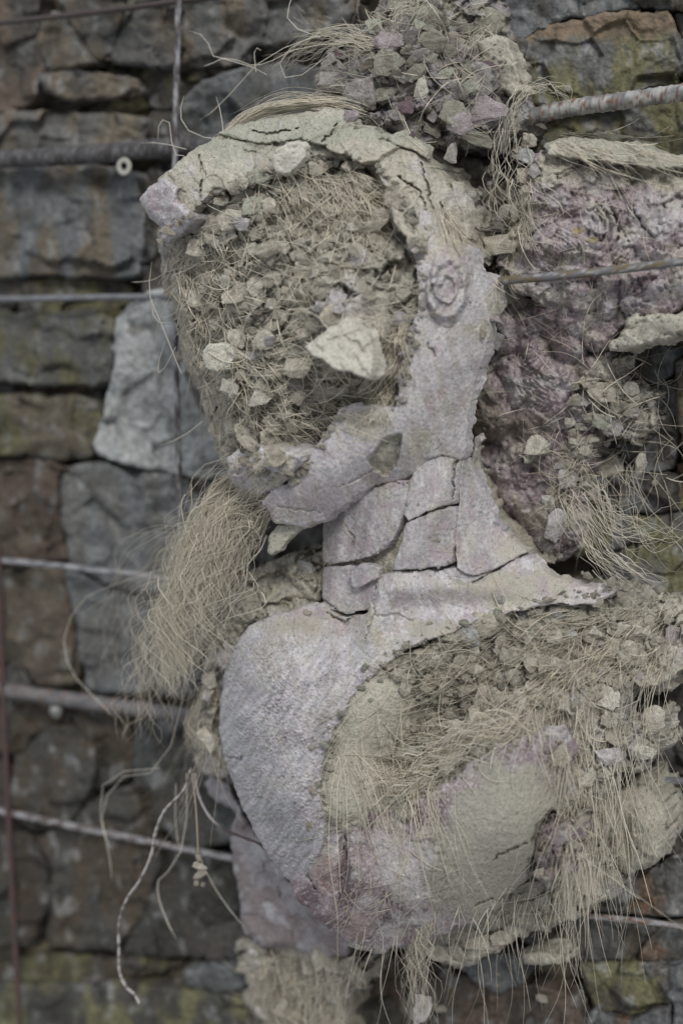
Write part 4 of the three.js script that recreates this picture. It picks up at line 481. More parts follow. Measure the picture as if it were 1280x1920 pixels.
// breast shell: plum at the tip, smooth beige beside
{
  const base = breastH;
  add('breast_shell', slab({ poly: [[600, 1572], [625, 1556], [660, 1548], [700, 1520], [740, 1520], [790, 1500], [850, 1470], [890, 1430], [930, 1400], [990, 1380], [1040, 1372], [1064, 1400], [1060, 1450], [1062, 1508], [1020, 1520], [1000, 1545], [992, 1600], [985, 1650], [940, 1680], [900, 1720], [850, 1738], [810, 1760], [760, 1768], [700, 1784], [660, 1770], [620, 1742], [575, 1700], [545, 1658], [556, 1640], [580, 1620]], h: (u, v) => base(u, v) + rFine(u, v) * (1 - 0.6 * sm(830, 930, u)) + rFlake(u, v, 0.004, 0.022) * sm(900, 780, u) + 0.006 * blob(u, v, 616, 1640, 30, 40) + 0.008 * blob(u, v, 665, 1735, 30, 26) - 0.01 * blob(u, v, 645, 1650, 9, 50) + 0.0012 * ridge(u * 0.05 + v * 0.02, v * 0.05, 3), color: (u, v) => { let c = plumClay(u, v, -0.02); c = mix(c, lilacSkin(u, v, 0), 0.85 * sm(0.3, 0.9, blob(u, v, 790, 1630, 100, 80) + 0.4 * nz(u, v, 0.03))); c = mix(c, [0.42, 0.31, 0.295], 0.8 * sm(0.35, 0.8, blob(u, v, 610, 1640, 32, 45) + blob(u, v, 668, 1738, 42, 36) + 0.35 * nz(u, v, 0.04))); c = mix(c, C.plum, 0.85 * sm(0.3, 0.75, blob(u, v, 645, 1630, 16, 70) + blob(u, v, 580, 1690, 26, 40) + blob(u, v, 610, 1730, 50, 16) + 0.35 * nz(u, v, 0.05))); const be = sm(0.25, 0.6, blob(u, v, 960, 1530, 130, 110) + blob(u, v, 880, 1660, 90, 60) + 0.45 * nz(u, v, 0.02, 4, 5)) * sm(1380, 1450, v - 0.1 * (u - 1000)); c = mix(c, scaleC([0.425, 0.405, 0.345], 1 + 0.12 * nz(u, v, 0.03)), be); return mix(c, C.white, 0.45 * flecks(u * 1.2, v * 1.2) * (1 - be)); }, step: 2, thick: 0.016, round: 5, drop: 0.004, rough: 7, freq: 0.035, grow: 4, cracks: [{ pts: [[582, 1600], [575, 1640], [590, 1668]], w: 2.4, d: .008 }, { pts: [[640, 1552], [650, 1580], [648, 1610]], w: 2.5, d: .008 }, { pts: [[930, 1690], [960, 1676], [1000, 1690]], w: 3, d: .012 }, { pts: [[920, 1612], [960, 1590], [992, 1580]], w: 2.2, d: .008 }, { pts: [[890, 1700], [925, 1684]], w: 2.2, d: .008 }, { pts: [[690, 1760], [720, 1730], [735, 1690]], w: 2, d: .005 }] }), M.clay, bust);
}
// plates on the collarbone and chin
const onTop = (dz, rel = 1) => (u, v) => hAt(u, v) + dz;
function plate(name, poly, z, col, parent, opt = {}) { const base = typeof z === 'function' ? z : () => z; return add(name, slab({ poly, h: (u, v) => base(u, v) + rFlake(u, v, 0.003, 0.03) + rFine(u, v), color: col, step: 2, thick: 0.014, round: 4, drop: 0.004, rough: 2.5, ...opt }), M.clay, parent); }
plate('clay_plate', [[805, 1190], [850, 1166], [890, 1148], [944, 1150], [940, 1174], [918, 1196], [870, 1203], [812, 1206]], (u, v) => 0.226 - 0.00025 * (u - 800), (u, v) => dusty(u, v, 4), bust, { cracks: [{ pts: [[862, 1170], [866, 1205]], w: 2 }] });
plate('chin_block', [[425, 860], [449, 842], [487, 836], [528, 838], [566, 856], [548, 891], [528, 913], [504, 925], [482, 930], [445, 912], [428, 890]], (u, v) => 0.285 + 0.0002 * (u - 420) - 0.0005 * Math.max(0, v - 880), (u, v) => mix(lilacSkin(u, v), dusty(u, v), sm(-0.1, 0.2, nz(u, v, 0.03))), bust, { thick: 0.06, round: 10, drop: 0.012 });
plate('clay_plate', [[566, 862], [574, 868], [562, 906], [534, 918], [540, 900]], 0.29, (u, v) => dusty(u, v), bust, { rough: 1.5 });
plate('chin_flake', [[500, 1036], [506, 1004], [520, 986], [560, 980], [596, 980], [566, 994], [544, 1012], [528, 1030], [510, 1042]], 0.245, (u, v) => mix(dusty(u, v), C.green, 0.3), bust, { thick: 0.008, rough: 2 });
plate('clay_plate', [[604, 662], [630, 600], [660, 560], [690, 545], [716, 560], [726, 600], [720, 632], [696, 640], [650, 600]], (u, v) => 0.300 - 0.0002 * (u - 640), (u, v) => mix(lilacSkin(u, v), C.beige, 0.35), bust);

// ---------------------------------------------------------------- loose pieces of clay
function hull(k, flat, splits = 3) {
  seed(900 + k * 17); const pts = []; const n = 8 + (rnd() * 5 | 0);
  for (let i = 0; i < n; i++) { const a = i / n * 6.283 + rr(-0.3, 0.3), e = rr(-1, 1), r = Math.sqrt(1 - e * e * 0.5) * rr(0.62, 1.15); pts.push(new THREE.Vector3(Math.cos(a) * r, Math.sin(a) * r, e * flat)); }
  let g = new ConvexGeometry(pts); g.deleteAttribute('normal'); g.deleteAttribute('uv'); g = mergeVertices(g, 1e-4);
  for (let s = 0; s < splits; s++) { // split edges, then roughen
    const p = g.attributes.position.array, ix = g.index.array, np = [...p], ni = [], mid = new Map();
    const m = (a, b) => { const key = a < b ? a * 1e5 + b : b * 1e5 + a; if (!mid.has(key)) { const q = np.length / 3, J = [0.045, 0.025, 0.02][s]; for (let e = 0; e < 3; e++) np.push((p[a * 3 + e] + p[b * 3 + e]) / 2 + rr(-J, J) * (e === 2 ? Math.max(0.4, flat) : 1)); mid.set(key, q); } return mid.get(key); };
    for (let i = 0; i < ix.length; i += 3) { const [a, b, c] = [ix[i], ix[i + 1], ix[i + 2]], x = m(a, b), y = m(b, c), z = m(c, a); ni.push(a, x, z, x, b, y, z, y, c, x, y, z); }
    g = new THREE.BufferGeometry(); g.setAttribute('position', new THREE.Float32BufferAttribute(np, 3)); g.setIndex(ni);
    if (ni.length > 1100) break;
  }
  const p = g.attributes.position, col = [], uv = [];
  for (let i = 0; i < p.count; i++) { const x = p.getX(i), y = p.getY(i), z = p.getZ(i), s = 1 + 0.22 * fbm(x * 1.7 + k * 3, y * 1.7 + z * 1.3, 4); p.setXYZ(i, x * s, y * s, z * (1 + 0.5 * fbm(x * 2.2 - k, y * 2.2, 4))); }
  for (let i = 0; i < p.count; i++) { const x = p.getX(i), y = p.getY(i), z = p.getZ(i), n = fbm(x * 1.6 + k, y * 1.6 + z * 2, 4); const c = scaleC(mix([1, 1, 1], [0.78, 0.74, 0.74], sm(-0.1, 0.3, n)), 1 + 0.4 * fbm(x * 6 + k, y * 6 + z * 5, 3)); col.push(...c); uv.push((x + k) * 0.12, (y + z) * 0.12); }
  g.setAttribute('color', new THREE.Float32BufferAttribute(col, 3)); g.setAttribute('uv', new THREE.Float32BufferAttribute(uv, 2)); g.computeVertexNormals(); return g;
}
const FLAKES = [], CLODS = [], BITS = []; for (let k = 0; k < 14; k++) { FLAKES.push(hull(k, 0.38)); CLODS.push(hull(k + 50, 0.7)); BITS.push(hull(k + 90, 0.5, 1)); }
const bitsOf = new Map();
const CM = Object.fromEntries(Object.entries({ b: C.beige, p: C.pale, l: [0.565, 0.54, 0.53], m: [0.43, 0.38, 0.385], d: C.dust, u: C.plum, g: [0.44, 0.455, 0.375], s: [0.55, 0.56, 0.54], w: [0.70, 0.68, 0.64], x: [0.33, 0.318, 0.262], y: [0.36, 0.338, 0.32] }).map(([k, c]) => { const m = mat(texClay, 0.0022, { map: toneClay }); m.color.setRGB(...scaleC(c, 1.22)); return [k, m]; }));
let chunkNo = 0;
function chunk(u, v, w, h, c, parent, o = {}) {       // width and height in photo pixels
  const k = chunkNo++, flat = o.flat ?? (hash(k, 9) < 0.72), g = (flat ? FLAKES : CLODS)[(hash(k, 4) * 14) | 0], z0 = o.z ?? hAt(u, v), m = metre(u, v, z0);
  const tiny = parent && Math.max(w, h) < 15 && !o.name, o3 = new THREE.Mesh(tiny ? BITS[(hash(k, 4) * 14) | 0] : g, CM[c]); o3.name = o.name ?? 'clay_chunk'; o3.castShadow = o3.receiveShadow = true;
  const sz = Math.min(w, h) * m / 2 * (flat ? 0.9 : 0.85); o3.scale.set(w * m * 0.58, h * m * 0.58, sz); P(u, v, z0 + sz * (flat ? 0.55 : 0.6), o3.position);
  const t = o.tilt ?? 0.62; o3.rotation.set((hash(k, 1) - 0.6) * 2 * t, (hash(k, 2) - 0.2) * 2 * t, (hash(k, 3) - 0.5) * 0.9); if (tiny) { if (!bitsOf.has(parent)) bitsOf.set(parent, []); o3.updateMatrix(); bitsOf.get(parent).push([o3, CM[c].color]); } else (parent ?? scene).add(o3);
  const R = Math.max(w, h) / 2 * 0.7; for (let y = -R; y <= R; y += HS) for (let x = -R; x <= R; x += HS) if (x * x + y * y < R * R) { const a = Math.round((u + x - HO) / HS), b = Math.round((v + y - HO) / HS); if (a >= 0 && b >= 0 && a < HW && b < HH) HM[b * HW + a] = Math.max(HM[b * HW + a], z0 + sz * 0.5); }
  return o3;
}
function flushBits() {
  for (const [parent, list] of bitsOf) {
    const gs = list.map(([o, c]) => { const g = o.geometry.clone().applyMatrix4(o.matrix), a = g.attributes.color; for (let i = 0; i < a.count; i++) a.setXYZ(i, a.getX(i) * c.r * 1.2, a.getY(i) * c.g * 1.19, a.getZ(i) * c.b * 1.2); return g; });
    const b = add('clay_crumbs', mergeGeometries(gs), M.crumb, parent); b.userData.kind = 'stuff';
  }
}
function along(line, n, spread, s0, s1, cols, parent, s, o = {}) { seed(s); const L = []; let T = 0; for (let i = 0; i + 1 < line.length; i++) { const l = Math.hypot(line[i + 1][0] - line[i][0], line[i + 1][1] - line[i][1]); L.push(l); T += l; } for (let k = 0; k < n; k++) { let d = rnd() * T, i = 0; while (d > L[i] && i < L.length - 1) d -= L[i++]; const t = d / L[i], w = s0 + (s1 - s0) * rnd() ** 2.5; chunk(line[i][0] + (line[i + 1][0] - line[i][0]) * t + gauss() * spread, line[i][1] + (line[i + 1][1] - line[i][1]) * t + gauss() * spread, w * rr(0.8, 1.4), w * rr(0.6, 1), cols[(rnd() * cols.length) | 0], parent, o); } }
const HB = HM.slice(), hBase = (u, v) => { const i = clamp(Math.round((u - HO) / HS), 0, HW - 1), j = clamp(Math.round((v - HO) / HS), 0, HH - 1); return HB[j * HW + i]; };
const many = (list, parent, o) => list.forEach(a => chunk(...a, parent, o));
function strew(poly, n, s0, s1, cols, parent, s = 1, o = {}) {
  seed(s); const d = polyDist(poly); let u0 = 1e9, u1 = -1e9, v0 = 1e9, v1 = -1e9; for (const [a, b] of poly) { u0 = Math.min(u0, a); u1 = Math.max(u1, a); v0 = Math.min(v0, b); v1 = Math.max(v1, b); }
  for (let i = 0; i < n;) { const u = rr(u0, u1), v = rr(v0, v1), q = rnd() ** 2.2, w = s0 + (s1 - s0) * q; if (d(u, v) > 0) continue; i++; chunk(u, v, w * rr(0.8, 1.3), w * rr(0.65, 1.05), cols[(rnd() * cols.length) | 0], parent, o); }
}
// in the face
strew([[330, 450], [470, 350], [560, 330], [700, 380], [770, 470], [740, 610], [640, 700], [600, 800], [480, 830], [400, 780], [345, 620]], 80, 12, 44, 'bbbbbd', bust, 21);
many([[415, 378, 34, 26, 'b'], [462, 362, 34, 18, 'b'], [478, 386, 62, 34, 'g'], [446, 346, 40, 16, 'g'], [440, 392, 26, 20, 'b'], [500, 400, 30, 20, 'b'], [369, 432, 24, 22, 'p'], [429, 531, 44, 36, 'p'], [459, 556, 48, 62, 'b'], [486, 566, 30, 40, 'b'], [492, 739, 48, 56, 'p'], [749, 597, 40, 32, 'l'], [713, 460, 40, 34, 'b'], [669, 468, 44, 30, 'b'], [617, 408, 24, 22, 'b'], [661, 427, 28, 22, 'p'], [640, 440, 22, 20, 'b'], [598, 402, 18, 16, 'b'], [690, 452, 30, 26, 'b'], [680, 420, 24, 20, 'b'], [628, 566, 36, 50, 'l'], [508, 818, 62, 38, 'b'], [546, 818, 34, 48, 'b'], [456, 807, 36, 40, 'b'], [470, 836, 40, 30, 'g'], [430, 840, 34, 30, 'b'], [560, 690, 60, 50, 'd'], [540, 660, 40, 40, 'b'], [520, 590, 26, 24, 'b'], [540, 548, 30, 24, 'b'], [600, 740, 36, 26, 'b'], [640, 735, 30, 24, 'b'], [566, 775, 26, 22, 'b'], [530, 780, 24, 18, 'b'], [590, 610, 34, 30, 'd'], [500, 470, 50, 34, 'd'], [560, 480, 34, 26, 'b'], [470, 620, 26, 20, 'd'], [660, 500, 30, 20, 'b'], [740, 520, 26, 20, 'd']], bust);
strew([[345, 470], [470, 380], [620, 390], [750, 450], [750, 560], [640, 600], [560, 640], [600, 760], [480, 830], [410, 780], [360, 640]], 75, 22, 52, 'bbpbbl', bust, 22);
strew([[400, 800], [600, 780], [590, 860], [440, 870]], 26, 18, 46, 'bbpd', bust, 23);
many([[340, 668, 34, 28, 'd'], [352, 700, 28, 46, 'd'], [312, 470, 22, 40, 'l'], [318, 540, 20, 40, 'd']], bust);
// rubble at the edge of the chest
strew([[440, 1080], [520, 1050], [600, 1060], [600, 1130], [520, 1150], [460, 1170], [400, 1240], [390, 1400], [420, 1400], [430, 1280], [460, 1190], [420, 1180]], 60, 8, 26, 'bbdlb', bust, 33, { z: 0.17 });
many([[425, 1228, 58, 46, 'l'], [390, 1276, 32, 46, 'p'], [388, 1304, 28, 32, 'w'], [442, 1196, 32, 26, 'b'], [386, 1392, 64, 52, 'b'], [432, 1212, 34, 30, 'l'], [470, 1180, 26, 20, 'b']], bust, { z: 0.19 });
many([[572, 1072, 44, 46, 's'], [550, 1084, 34, 36, 'l'], [482, 1076, 40, 20, 'b'], [445, 1096, 26, 20, 'b'], [500, 1130, 40, 26, 'd'], [540, 1120, 46, 22, 'd'], [466, 1140, 34, 24, 'd'], [520, 1100, 26, 16, 'b'], [462, 1118, 22, 16, 'b'], [490, 1160, 30, 18, 'b']], bust, { z: 0.165 });
// collarbone and hollow chest
strew([[800, 1200], [900, 1160], [1100, 1130], [1180, 1180], [1100, 1290], [980, 1330], [900, 1380], [800, 1400], [740, 1420], [790, 1330], [830, 1260]], 120, 7, 24, 'bbddpg', bust, 44);
strew([[800, 1230], [900, 1180], [1060, 1160], [1080, 1260], [960, 1320], [860, 1370], [780, 1400]], 60, 18, 42, 'bbpbd', bust, 46);
many([[882, 1192, 40, 44, 's'], [987, 1157, 42, 42, 's'], [1042, 1152, 32, 26, 's'], [1072, 1200, 40, 30, 's'], [1052, 1197, 14, 32, 's'], [935, 1125, 28, 13, 'w'], [947, 1235, 36, 42, 'b'], [997, 1242, 44, 38, 'b'], [912, 1297, 38, 28, 'b'], [960, 1270, 34, 30, 'b'], [857, 1360, 40, 24, 'p'], [802, 1392, 36, 24, 'p'], [777, 1407, 36, 22, 'p'], [777, 1480, 28, 26, 'p'], [760, 1290, 24, 40, 'b'], [745, 1265, 22, 30, 'b'], [1020, 1245, 30, 24, 'b'], [1000, 1290, 40, 30, 'b'], [830, 1310, 26, 22, 'b'], [842, 1340, 28, 20, 'b'], [900, 1330, 30, 20, 'b'], [930, 1190, 26, 22, 'd'], [960, 1340, 36, 26, 'b'], [880, 1250, 30, 24, 'd'], [1050, 1420, 44, 50, 'd'], [1030, 1400, 34, 30, 'm']], bust);
strew([[660, 1450], [760, 1430], [840, 1450], [800, 1500], [700, 1520]], 18, 7, 16, 'bbd', bust, 45);
// above the head
strew([[610, 120], [680, 60], [760, 0], [900, 10], [960, 120], [970, 230], [900, 270], [800, 270], [700, 220]], 90, 16, 52, 'xxyyxuyg', heap, 55);
many([[730, 120, 69, 55, 'x'], [697, 124, 57, 40, 'x'], [680, 180, 62, 74, 'y'], [624, 128, 74, 33, 'y'], [631, 154, 74, 48, 'y'], [721, 176, 43, 33, 'x'], [811, 208, 33, 57, 'y'], [832, 195, 48, 40, 'y'], [875, 144, 33, 50, 'x'], [909, 150, 62, 74, 'y'], [912, 41, 74, 55, 'x'], [901, 208, 110, 55, 'm'], [939, 247, 40, 88, 'y'], [890, 259, 76, 31, 'x'], [781, 229, 31, 50, 'x'], [852, 172, 52, 50, 'y'], [789, 169, 33, 45, 'p'], [732, 75, 76, 52, 'm'], [807, 37, 84, 67, 'x'], [750, 20, 72, 48, 'x'], [700, 60, 48, 36, 'x'], [860, 232, 72, 40, 'm'], [762, 200, 40, 31, 'u'], [800, 110, 48, 36, 'x'], [782, 136, 43, 31, 'x'], [660, 220, 45, 31, 'm'], [760, 60, 43, 31, 'y'], [812, 80, 72, 48, 'x']], heap);
plate('clay_plate', [[896, 78], [930, 66], [952, 72], [968, 110], [972, 140], [984, 170], [960, 186], [930, 160], [905, 120]], (u, v) => 0.10, (u, v) => dusty(u, v, 6), heap, { thick: 0.03, round: 8, drop: 0.01 });
{ const f = chunk(845, 289, 26, 48, 'w', null, { flat: false, z: 0.15 }); f.name = numbered('loose_chip'); tag(f, 'white splintered clay chip caught over the dark gap behind the head', 'clay chip'); }
// gap between heap and purple mass
strew([[900, 320], [970, 280], [1020, 300], [1000, 400], [960, 470], [910, 480], [890, 400]], 45, 10, 34, 'bblp', mass, 66, { z: 0.075 });
many([[989, 295, 44, 26, 's'], [1007, 316, 26, 46, 'l'], [980, 330, 30, 40, 'b'], [1020, 340, 22, 40, 'b'], [968, 395, 24, 40, 'b'], [945, 396, 30, 26, 'p'], [1004, 392, 26, 16, 'l'], [1015, 424, 60, 36, 'b'], [940, 460, 76, 60, 'b'], [992, 262, 34, 34, 'b']], mass, { z: 0.10 });
add('grey_clay_face', slab({ poly: [[845, 310], [870, 290], [905, 300], [925, 360], [935, 430], [935, 520], [900, 520], [880, 440], [860, 360]], h: (u, v) => 0.055 + 0.02 * nz(u, v, 0.02, 3) + rFine(u, v), color: (u, v) => mix(C.brown, C.dust, 0.45 + nz(u, v, 0.02)), thick: 0.05, round: 12, drop: 0.02, rough: 4 }), M.clay, mass);
// rubble behind the neck
strew([[1080, 700], [1180, 680], [1230, 760], [1180, 830], [1100, 900], [1060, 1050], [1010, 1030], [1030, 920], [1060, 800]], 90, 9, 34, 'bbpldb', hollow, 77);
many([[1007, 837, 54, 46, 'p'], [992, 860, 26, 20, 'p'], [1125, 735, 70, 50, 'b'], [1105, 715, 40, 34, 'b'], [1127, 792, 42, 36, 'g'], [1140, 875, 54, 50, 'b'], [1200, 872, 34, 46, 'p'], [1227, 906, 16, 14, 'b'], [1110, 920, 26, 46, 'l'], [1026, 938, 26, 24, 'w'], [1085, 1023, 26, 18, 'w'], [1040, 985, 50, 60, 'l'], [1030, 1040, 34, 40, 'b'], [1060, 900, 40, 44, 'l'], [1150, 800, 44, 40, 'l'], [1200, 780, 30, 36, 'b'], [1180, 740, 40, 26, 'b'], [1055, 870, 40, 20, 'w'], [905, 620, 20, 40, 'b'], [925, 600, 40, 22, 'm'], [960, 555, 60, 34, 'b'], [946, 540, 40, 20, 'l'], [910, 690, 26, 40, 'b'], [935, 640, 36, 36, 'l']], hollow);
// flank
strew([[1040, 1150], [1250, 1130], [1270, 1200], [1200, 1240], [1160, 1330], [1200, 1420], [1120, 1480], [1110, 1600], [1040, 1660], [1060, 1480], [1080, 1400], [1000, 1300]], 90, 9, 34, 'bbdpdl', flank, 88);
strew([[1060, 1180], [1230, 1140], [1200, 1240], [1150, 1330], [1180, 1420], [1110, 1470], [1090, 1600], [1050, 1650], [1070, 1450]], 45, 24, 62, 'bbpdl', flank, 89);
many([[1215, 1170, 36, 34, 'd'], [1140, 1215, 60, 50, 'd'], [1185, 1180, 40, 40, 'd'], [1262, 1190, 44, 40, 'm'], [1220, 1350, 60, 56, 'b'], [1205, 1410, 50, 36, 'p'], [1140, 1350, 46, 40, 'b'], [1110, 1300, 50, 40, 'd'], [1140, 1420, 56, 40, 'l'], [1085, 1500, 40, 30, 'b'], [1070, 1532, 22, 30, 'w'], [1090, 1540, 30, 26, 'b'], [1120, 1130, 34, 18, 'b'], [1150, 1100, 50, 20, 'd'], [1220, 1110, 40, 22, 'b'], [1240, 1105, 24, 18, 'b'], [1010, 1640, 24, 28, 'b'], [1060, 1625, 26, 34, 'm'], [1100, 1660, 60, 40, 'b'], [1045, 1570, 40, 40, 'm']], flank);
strew([[640, 1790], [780, 1790], [1000, 1800], [1060, 1880], [900, 1900], [640, 1900]], 14, 10, 24, 'bdd', ledge, 90);
strew([[470, 1780], [670, 1800], [640, 1900], [490, 1910]], 40, 12, 44, 'bbdwb', skirt, 91);
chunk(790, 1890, 44, 60, 'l', skirt, { z: 0.16, flat: false });
many([[860, 1790, 60, 30, 'b'], [900, 1765, 70, 34, 'b'], [820, 1790, 50, 34, 'b'], [940, 1760, 46, 26, 'b'], [1000, 1720, 60, 30, 'd'], [1060, 1700, 56, 34, 'b'], [1100, 1690, 50, 30, 'b']], ledge, { z: 0.12 });
along([[300, 445], [350, 405], [430, 360], [480, 338], [560, 306], [650, 304], [715, 330], [770, 405], [788, 470]], 46, 9, 16, 40, 'bbbg', bust, 120);
strew([[1010, 1060], [1200, 1085], [1240, 1105], [1100, 1118], [1000, 1090]], 24, 8, 22, 'bdd', flank, 92, { z: 0.13 });

// crumbs along broken edges and over the rubble
along([[598, 1560], [600, 1440], [618, 1370], [650, 1318], [690, 1268], [740, 1228], [800, 1198], [900, 1158], [1030, 1132]], 80, 20, 5, 22, 'bbdg', bust, 101);
along([[1160, 1108], [1040, 1118], [980, 1134]], 24, 10, 5, 16, 'bd', bust, 102);
along([[300, 440], [350, 400], [430, 356], [480, 330], [560, 300], [650, 296], [715, 320], [770, 400], [785, 470]], 140, 9, 5, 18, 'bbg', bust, 103);
along([[600, 1560], [700, 1520], [790, 1500], [890, 1430], [990, 1380], [1060, 1380]], 60, 20, 5, 16, 'bbdl', bust, 104);
along([[785, 470], [790, 560], [770, 640], [752, 720], [742, 768]], 90, 10, 5, 22, 'bbl', bust, 107);
along([[640, 772], [598, 840], [560, 890], [440, 880]], 60, 10, 5, 20, 'bbd', bust, 105);
along([[608, 1058], [700, 1050], [760, 975], [762, 905], [850, 1062], [740, 1070]], 24, 4, 4, 9, 'bbl', bust, 106);
for (const [poly, n, s, par, cols] of [[[[330, 450], [470, 350], [560, 330], [700, 380], [770, 470], [740, 610], [640, 700], [600, 830], [480, 850], [400, 780], [345, 620]], 300, 111, bust, 'bbbdp'], [[[760, 1250], [900, 1170], [1100, 1140], [1180, 1200], [1100, 1290], [980, 1330], [860, 1390], [740, 1440], [790, 1330]], 420, 112, bust, 'bbddg'], [[[610, 120], [680, 60], [760, 0], [900, 10], [960, 120], [970, 230], [900, 270], [800, 270], [700, 220]], 160, 113, heap, 'xxym'], [[[1080, 690], [1180, 680], [1230, 760], [1180, 830], [1100, 900], [1060, 1050], [1010, 1030], [1030, 920], [1060, 800]], 200, 114, hollow, 'bbpld'], [[[1040, 1150], [1280, 1130], [1270, 1220], [1200, 1240], [1160, 1330], [1200, 1420], [1120, 1480], [1110, 1600], [1040, 1660], [1060, 1480], [1080, 1400], [1000, 1300]], 260, 115, flank, 'bbdp']]) strew(poly, n, 4, 12, cols, par, s);
strew([[420, 1180], [440, 1080], [520, 1050], [600, 1060], [604, 1130], [520, 1155], [460, 1190]], 260, 4, 14, 'bbdl', bust, 116, { z: 0.165 });
flushBits();

// big single pieces that could be lifted away
function piece(name, poly, z, col, label, opt = {}) { const o = plate(name, poly, z, col, null, opt); return tag(o, label, 'clay flake'); }
piece('clay_slab_fragment', [[571, 651], [590, 635], [622, 612], [650, 594], [676, 612], [697, 638], [703, 670], [696, 714], [656, 699], [623, 692], [606, 676], [586, 668]], (u, v) => 0.333 - 0.00012 * (u - 640) + 0.00015 * (v - 650), (u, v) => mix(dusty(u, v, 2), [0.72, 0.69, 0.61], 0.7), 'large pale triangular clay slab lying on the fibres of the lost face', { thick: 0.02, round: 4, drop: 0.004 });
piece('clay_flake', [[509, 296], [520, 280], [540, 268], [564, 264], [575, 274], [573, 294], [562, 310], [542, 326], [524, 328], [512, 316]], (u, v) => 0.272, (u, v) => mix(dusty(u, v, 5), [0.76, 0.74, 0.65], 0.85), 'smooth oval pale clay flake leaning on the crown of the head', { thick: 0.007, rough: 1 });
piece('clay_flake', [[378, 660], [392, 644], [420, 642], [436, 652], [442, 672], [428, 692], [405, 698], [386, 690]], (u, v) => 0.285, (u, v) => mix(dusty(u, v, 8), [0.76, 0.74, 0.65], 0.8), 'rounded pale clay flake caught in the straw fibres of the cheek', { thick: 0.016, rough: 2 });
// clay beads on a strand
{
  const t = thing('clay_bead_strand', 'five small clay discs threaded on a hanging strand beside the sloping bar', 'clay beads'), z = 0.22;
  [[372, 1610, 20, 12], [372, 1625, 30, 15], [373, 1641, 28, 15], [367, 1656, 10, 12], [379, 1659, 10, 12]].forEach(([u, v, w, h]) => { const b = chunk(u, v, w, h, 'b', t, { flat: false, z, tilt: 0.2, name: 'disc' }); b.position.z = z; });
  add('strand', strandMesh([{ p: [[360, 1450, .20], [366, 1500, .21], [370, 1560, .22], [371, 1600, .22], [372, 1660, .22]], r: 0.0011, c: [0.36, 0.30, 0.23] }]), M.fibre, t);
}

// ---------------------------------------------------------------- fibres
function strandMesh(list, sub = 2) {
  const pos = [], col = [], nor = [], idx = [], T = new THREE.Vector3(), A = new THREE.Vector3(), B = new THREE.Vector3(), Q = new THREE.Vector3();
  for (const s of list) {
    const ctl = s.p.map(p => P(p[0], p[1], p[2])); const cv = new THREE.CatmullRomCurve3(ctl), n = Math.max(3, Math.round((ctl.length - 1) * sub)), base = pos.length / 3, pts = []; for (let i = 0; i <= n; i++) pts.push(cv.getPoint(i / n));
    for (let i = 0; i <= n; i++) {
      T.subVectors(pts[Math.min(n, i + 1)], pts[Math.max(0, i - 1)]).normalize(); A.set(0.31, 0.17, 0.93); A.cross(T).normalize(); B.crossVectors(T, A);
      const r = s.r * (i === n ? 0.3 : 1) * (s.tap ? 1 - 0.6 * i / n : 1) * (s.knob ? 1 + 0.5 * noise(i * 0.7, s.p[0][0]) : 1);
      for (let k = 0; k < 3; k++) { const a = k * 2.0944; Q.copy(A).multiplyScalar(Math.cos(a)).addScaledVector(B, Math.sin(a)); pos.push(pts[i].x + Q.x * r, pts[i].y + Q.y * r, pts[i].z + Q.z * r); nor.push(Q.x, Q.y, Q.z); const c = s.cf ? s.cf(i / n) : s.c; col.push(c[0], c[1], c[2]); }
      if (i < n) for (let k = 0; k < 3; k++) { const a = base + i * 3 + k, b = base + i * 3 + (k + 1) % 3; idx.push(a, b, a + 3, b, b + 3, a + 3); }
    }
  }
  const g = new THREE.BufferGeometry(); g.setAttribute('position', new THREE.Float32BufferAttribute(pos, 3)); g.setAttribute('normal', new THREE.Float32BufferAttribute(nor, 3)); g.setAttribute('color', new THREE.Float32BufferAttribute(col, 3)); g.setIndex(idx); return g;
}
const STRAW = [0.69, 0.625, 0.495], PALE = [0.77, 0.725, 0.62], TAN = [0.59, 0.495, 0.36];
const DENS = 0.55;
const strawCol = w => { const t = rnd(); return scaleC(mix(mix(STRAW, PALE, t), TAN, 0.8 * w * rnd()), rr(0.7, 1.12)); };
function inPoly(poly) { const d = polyDist(poly); let u0 = 1e9, u1 = -1e9, v0 = 1e9, v1 = -1e9; for (const [a, b] of poly) { u0 = Math.min(u0, a); u1 = Math.max(u1, a); v0 = Math.min(v0, b); v1 = Math.max(v1, b); } return () => { for (let i = 0; i < 500; i++) { const u = rr(u0, u1), v = rr(v0, v1); if (d(u, v) < 0) return [u, v]; } return [(u0 + u1) / 2, (v0 + v1) / 2]; }; }
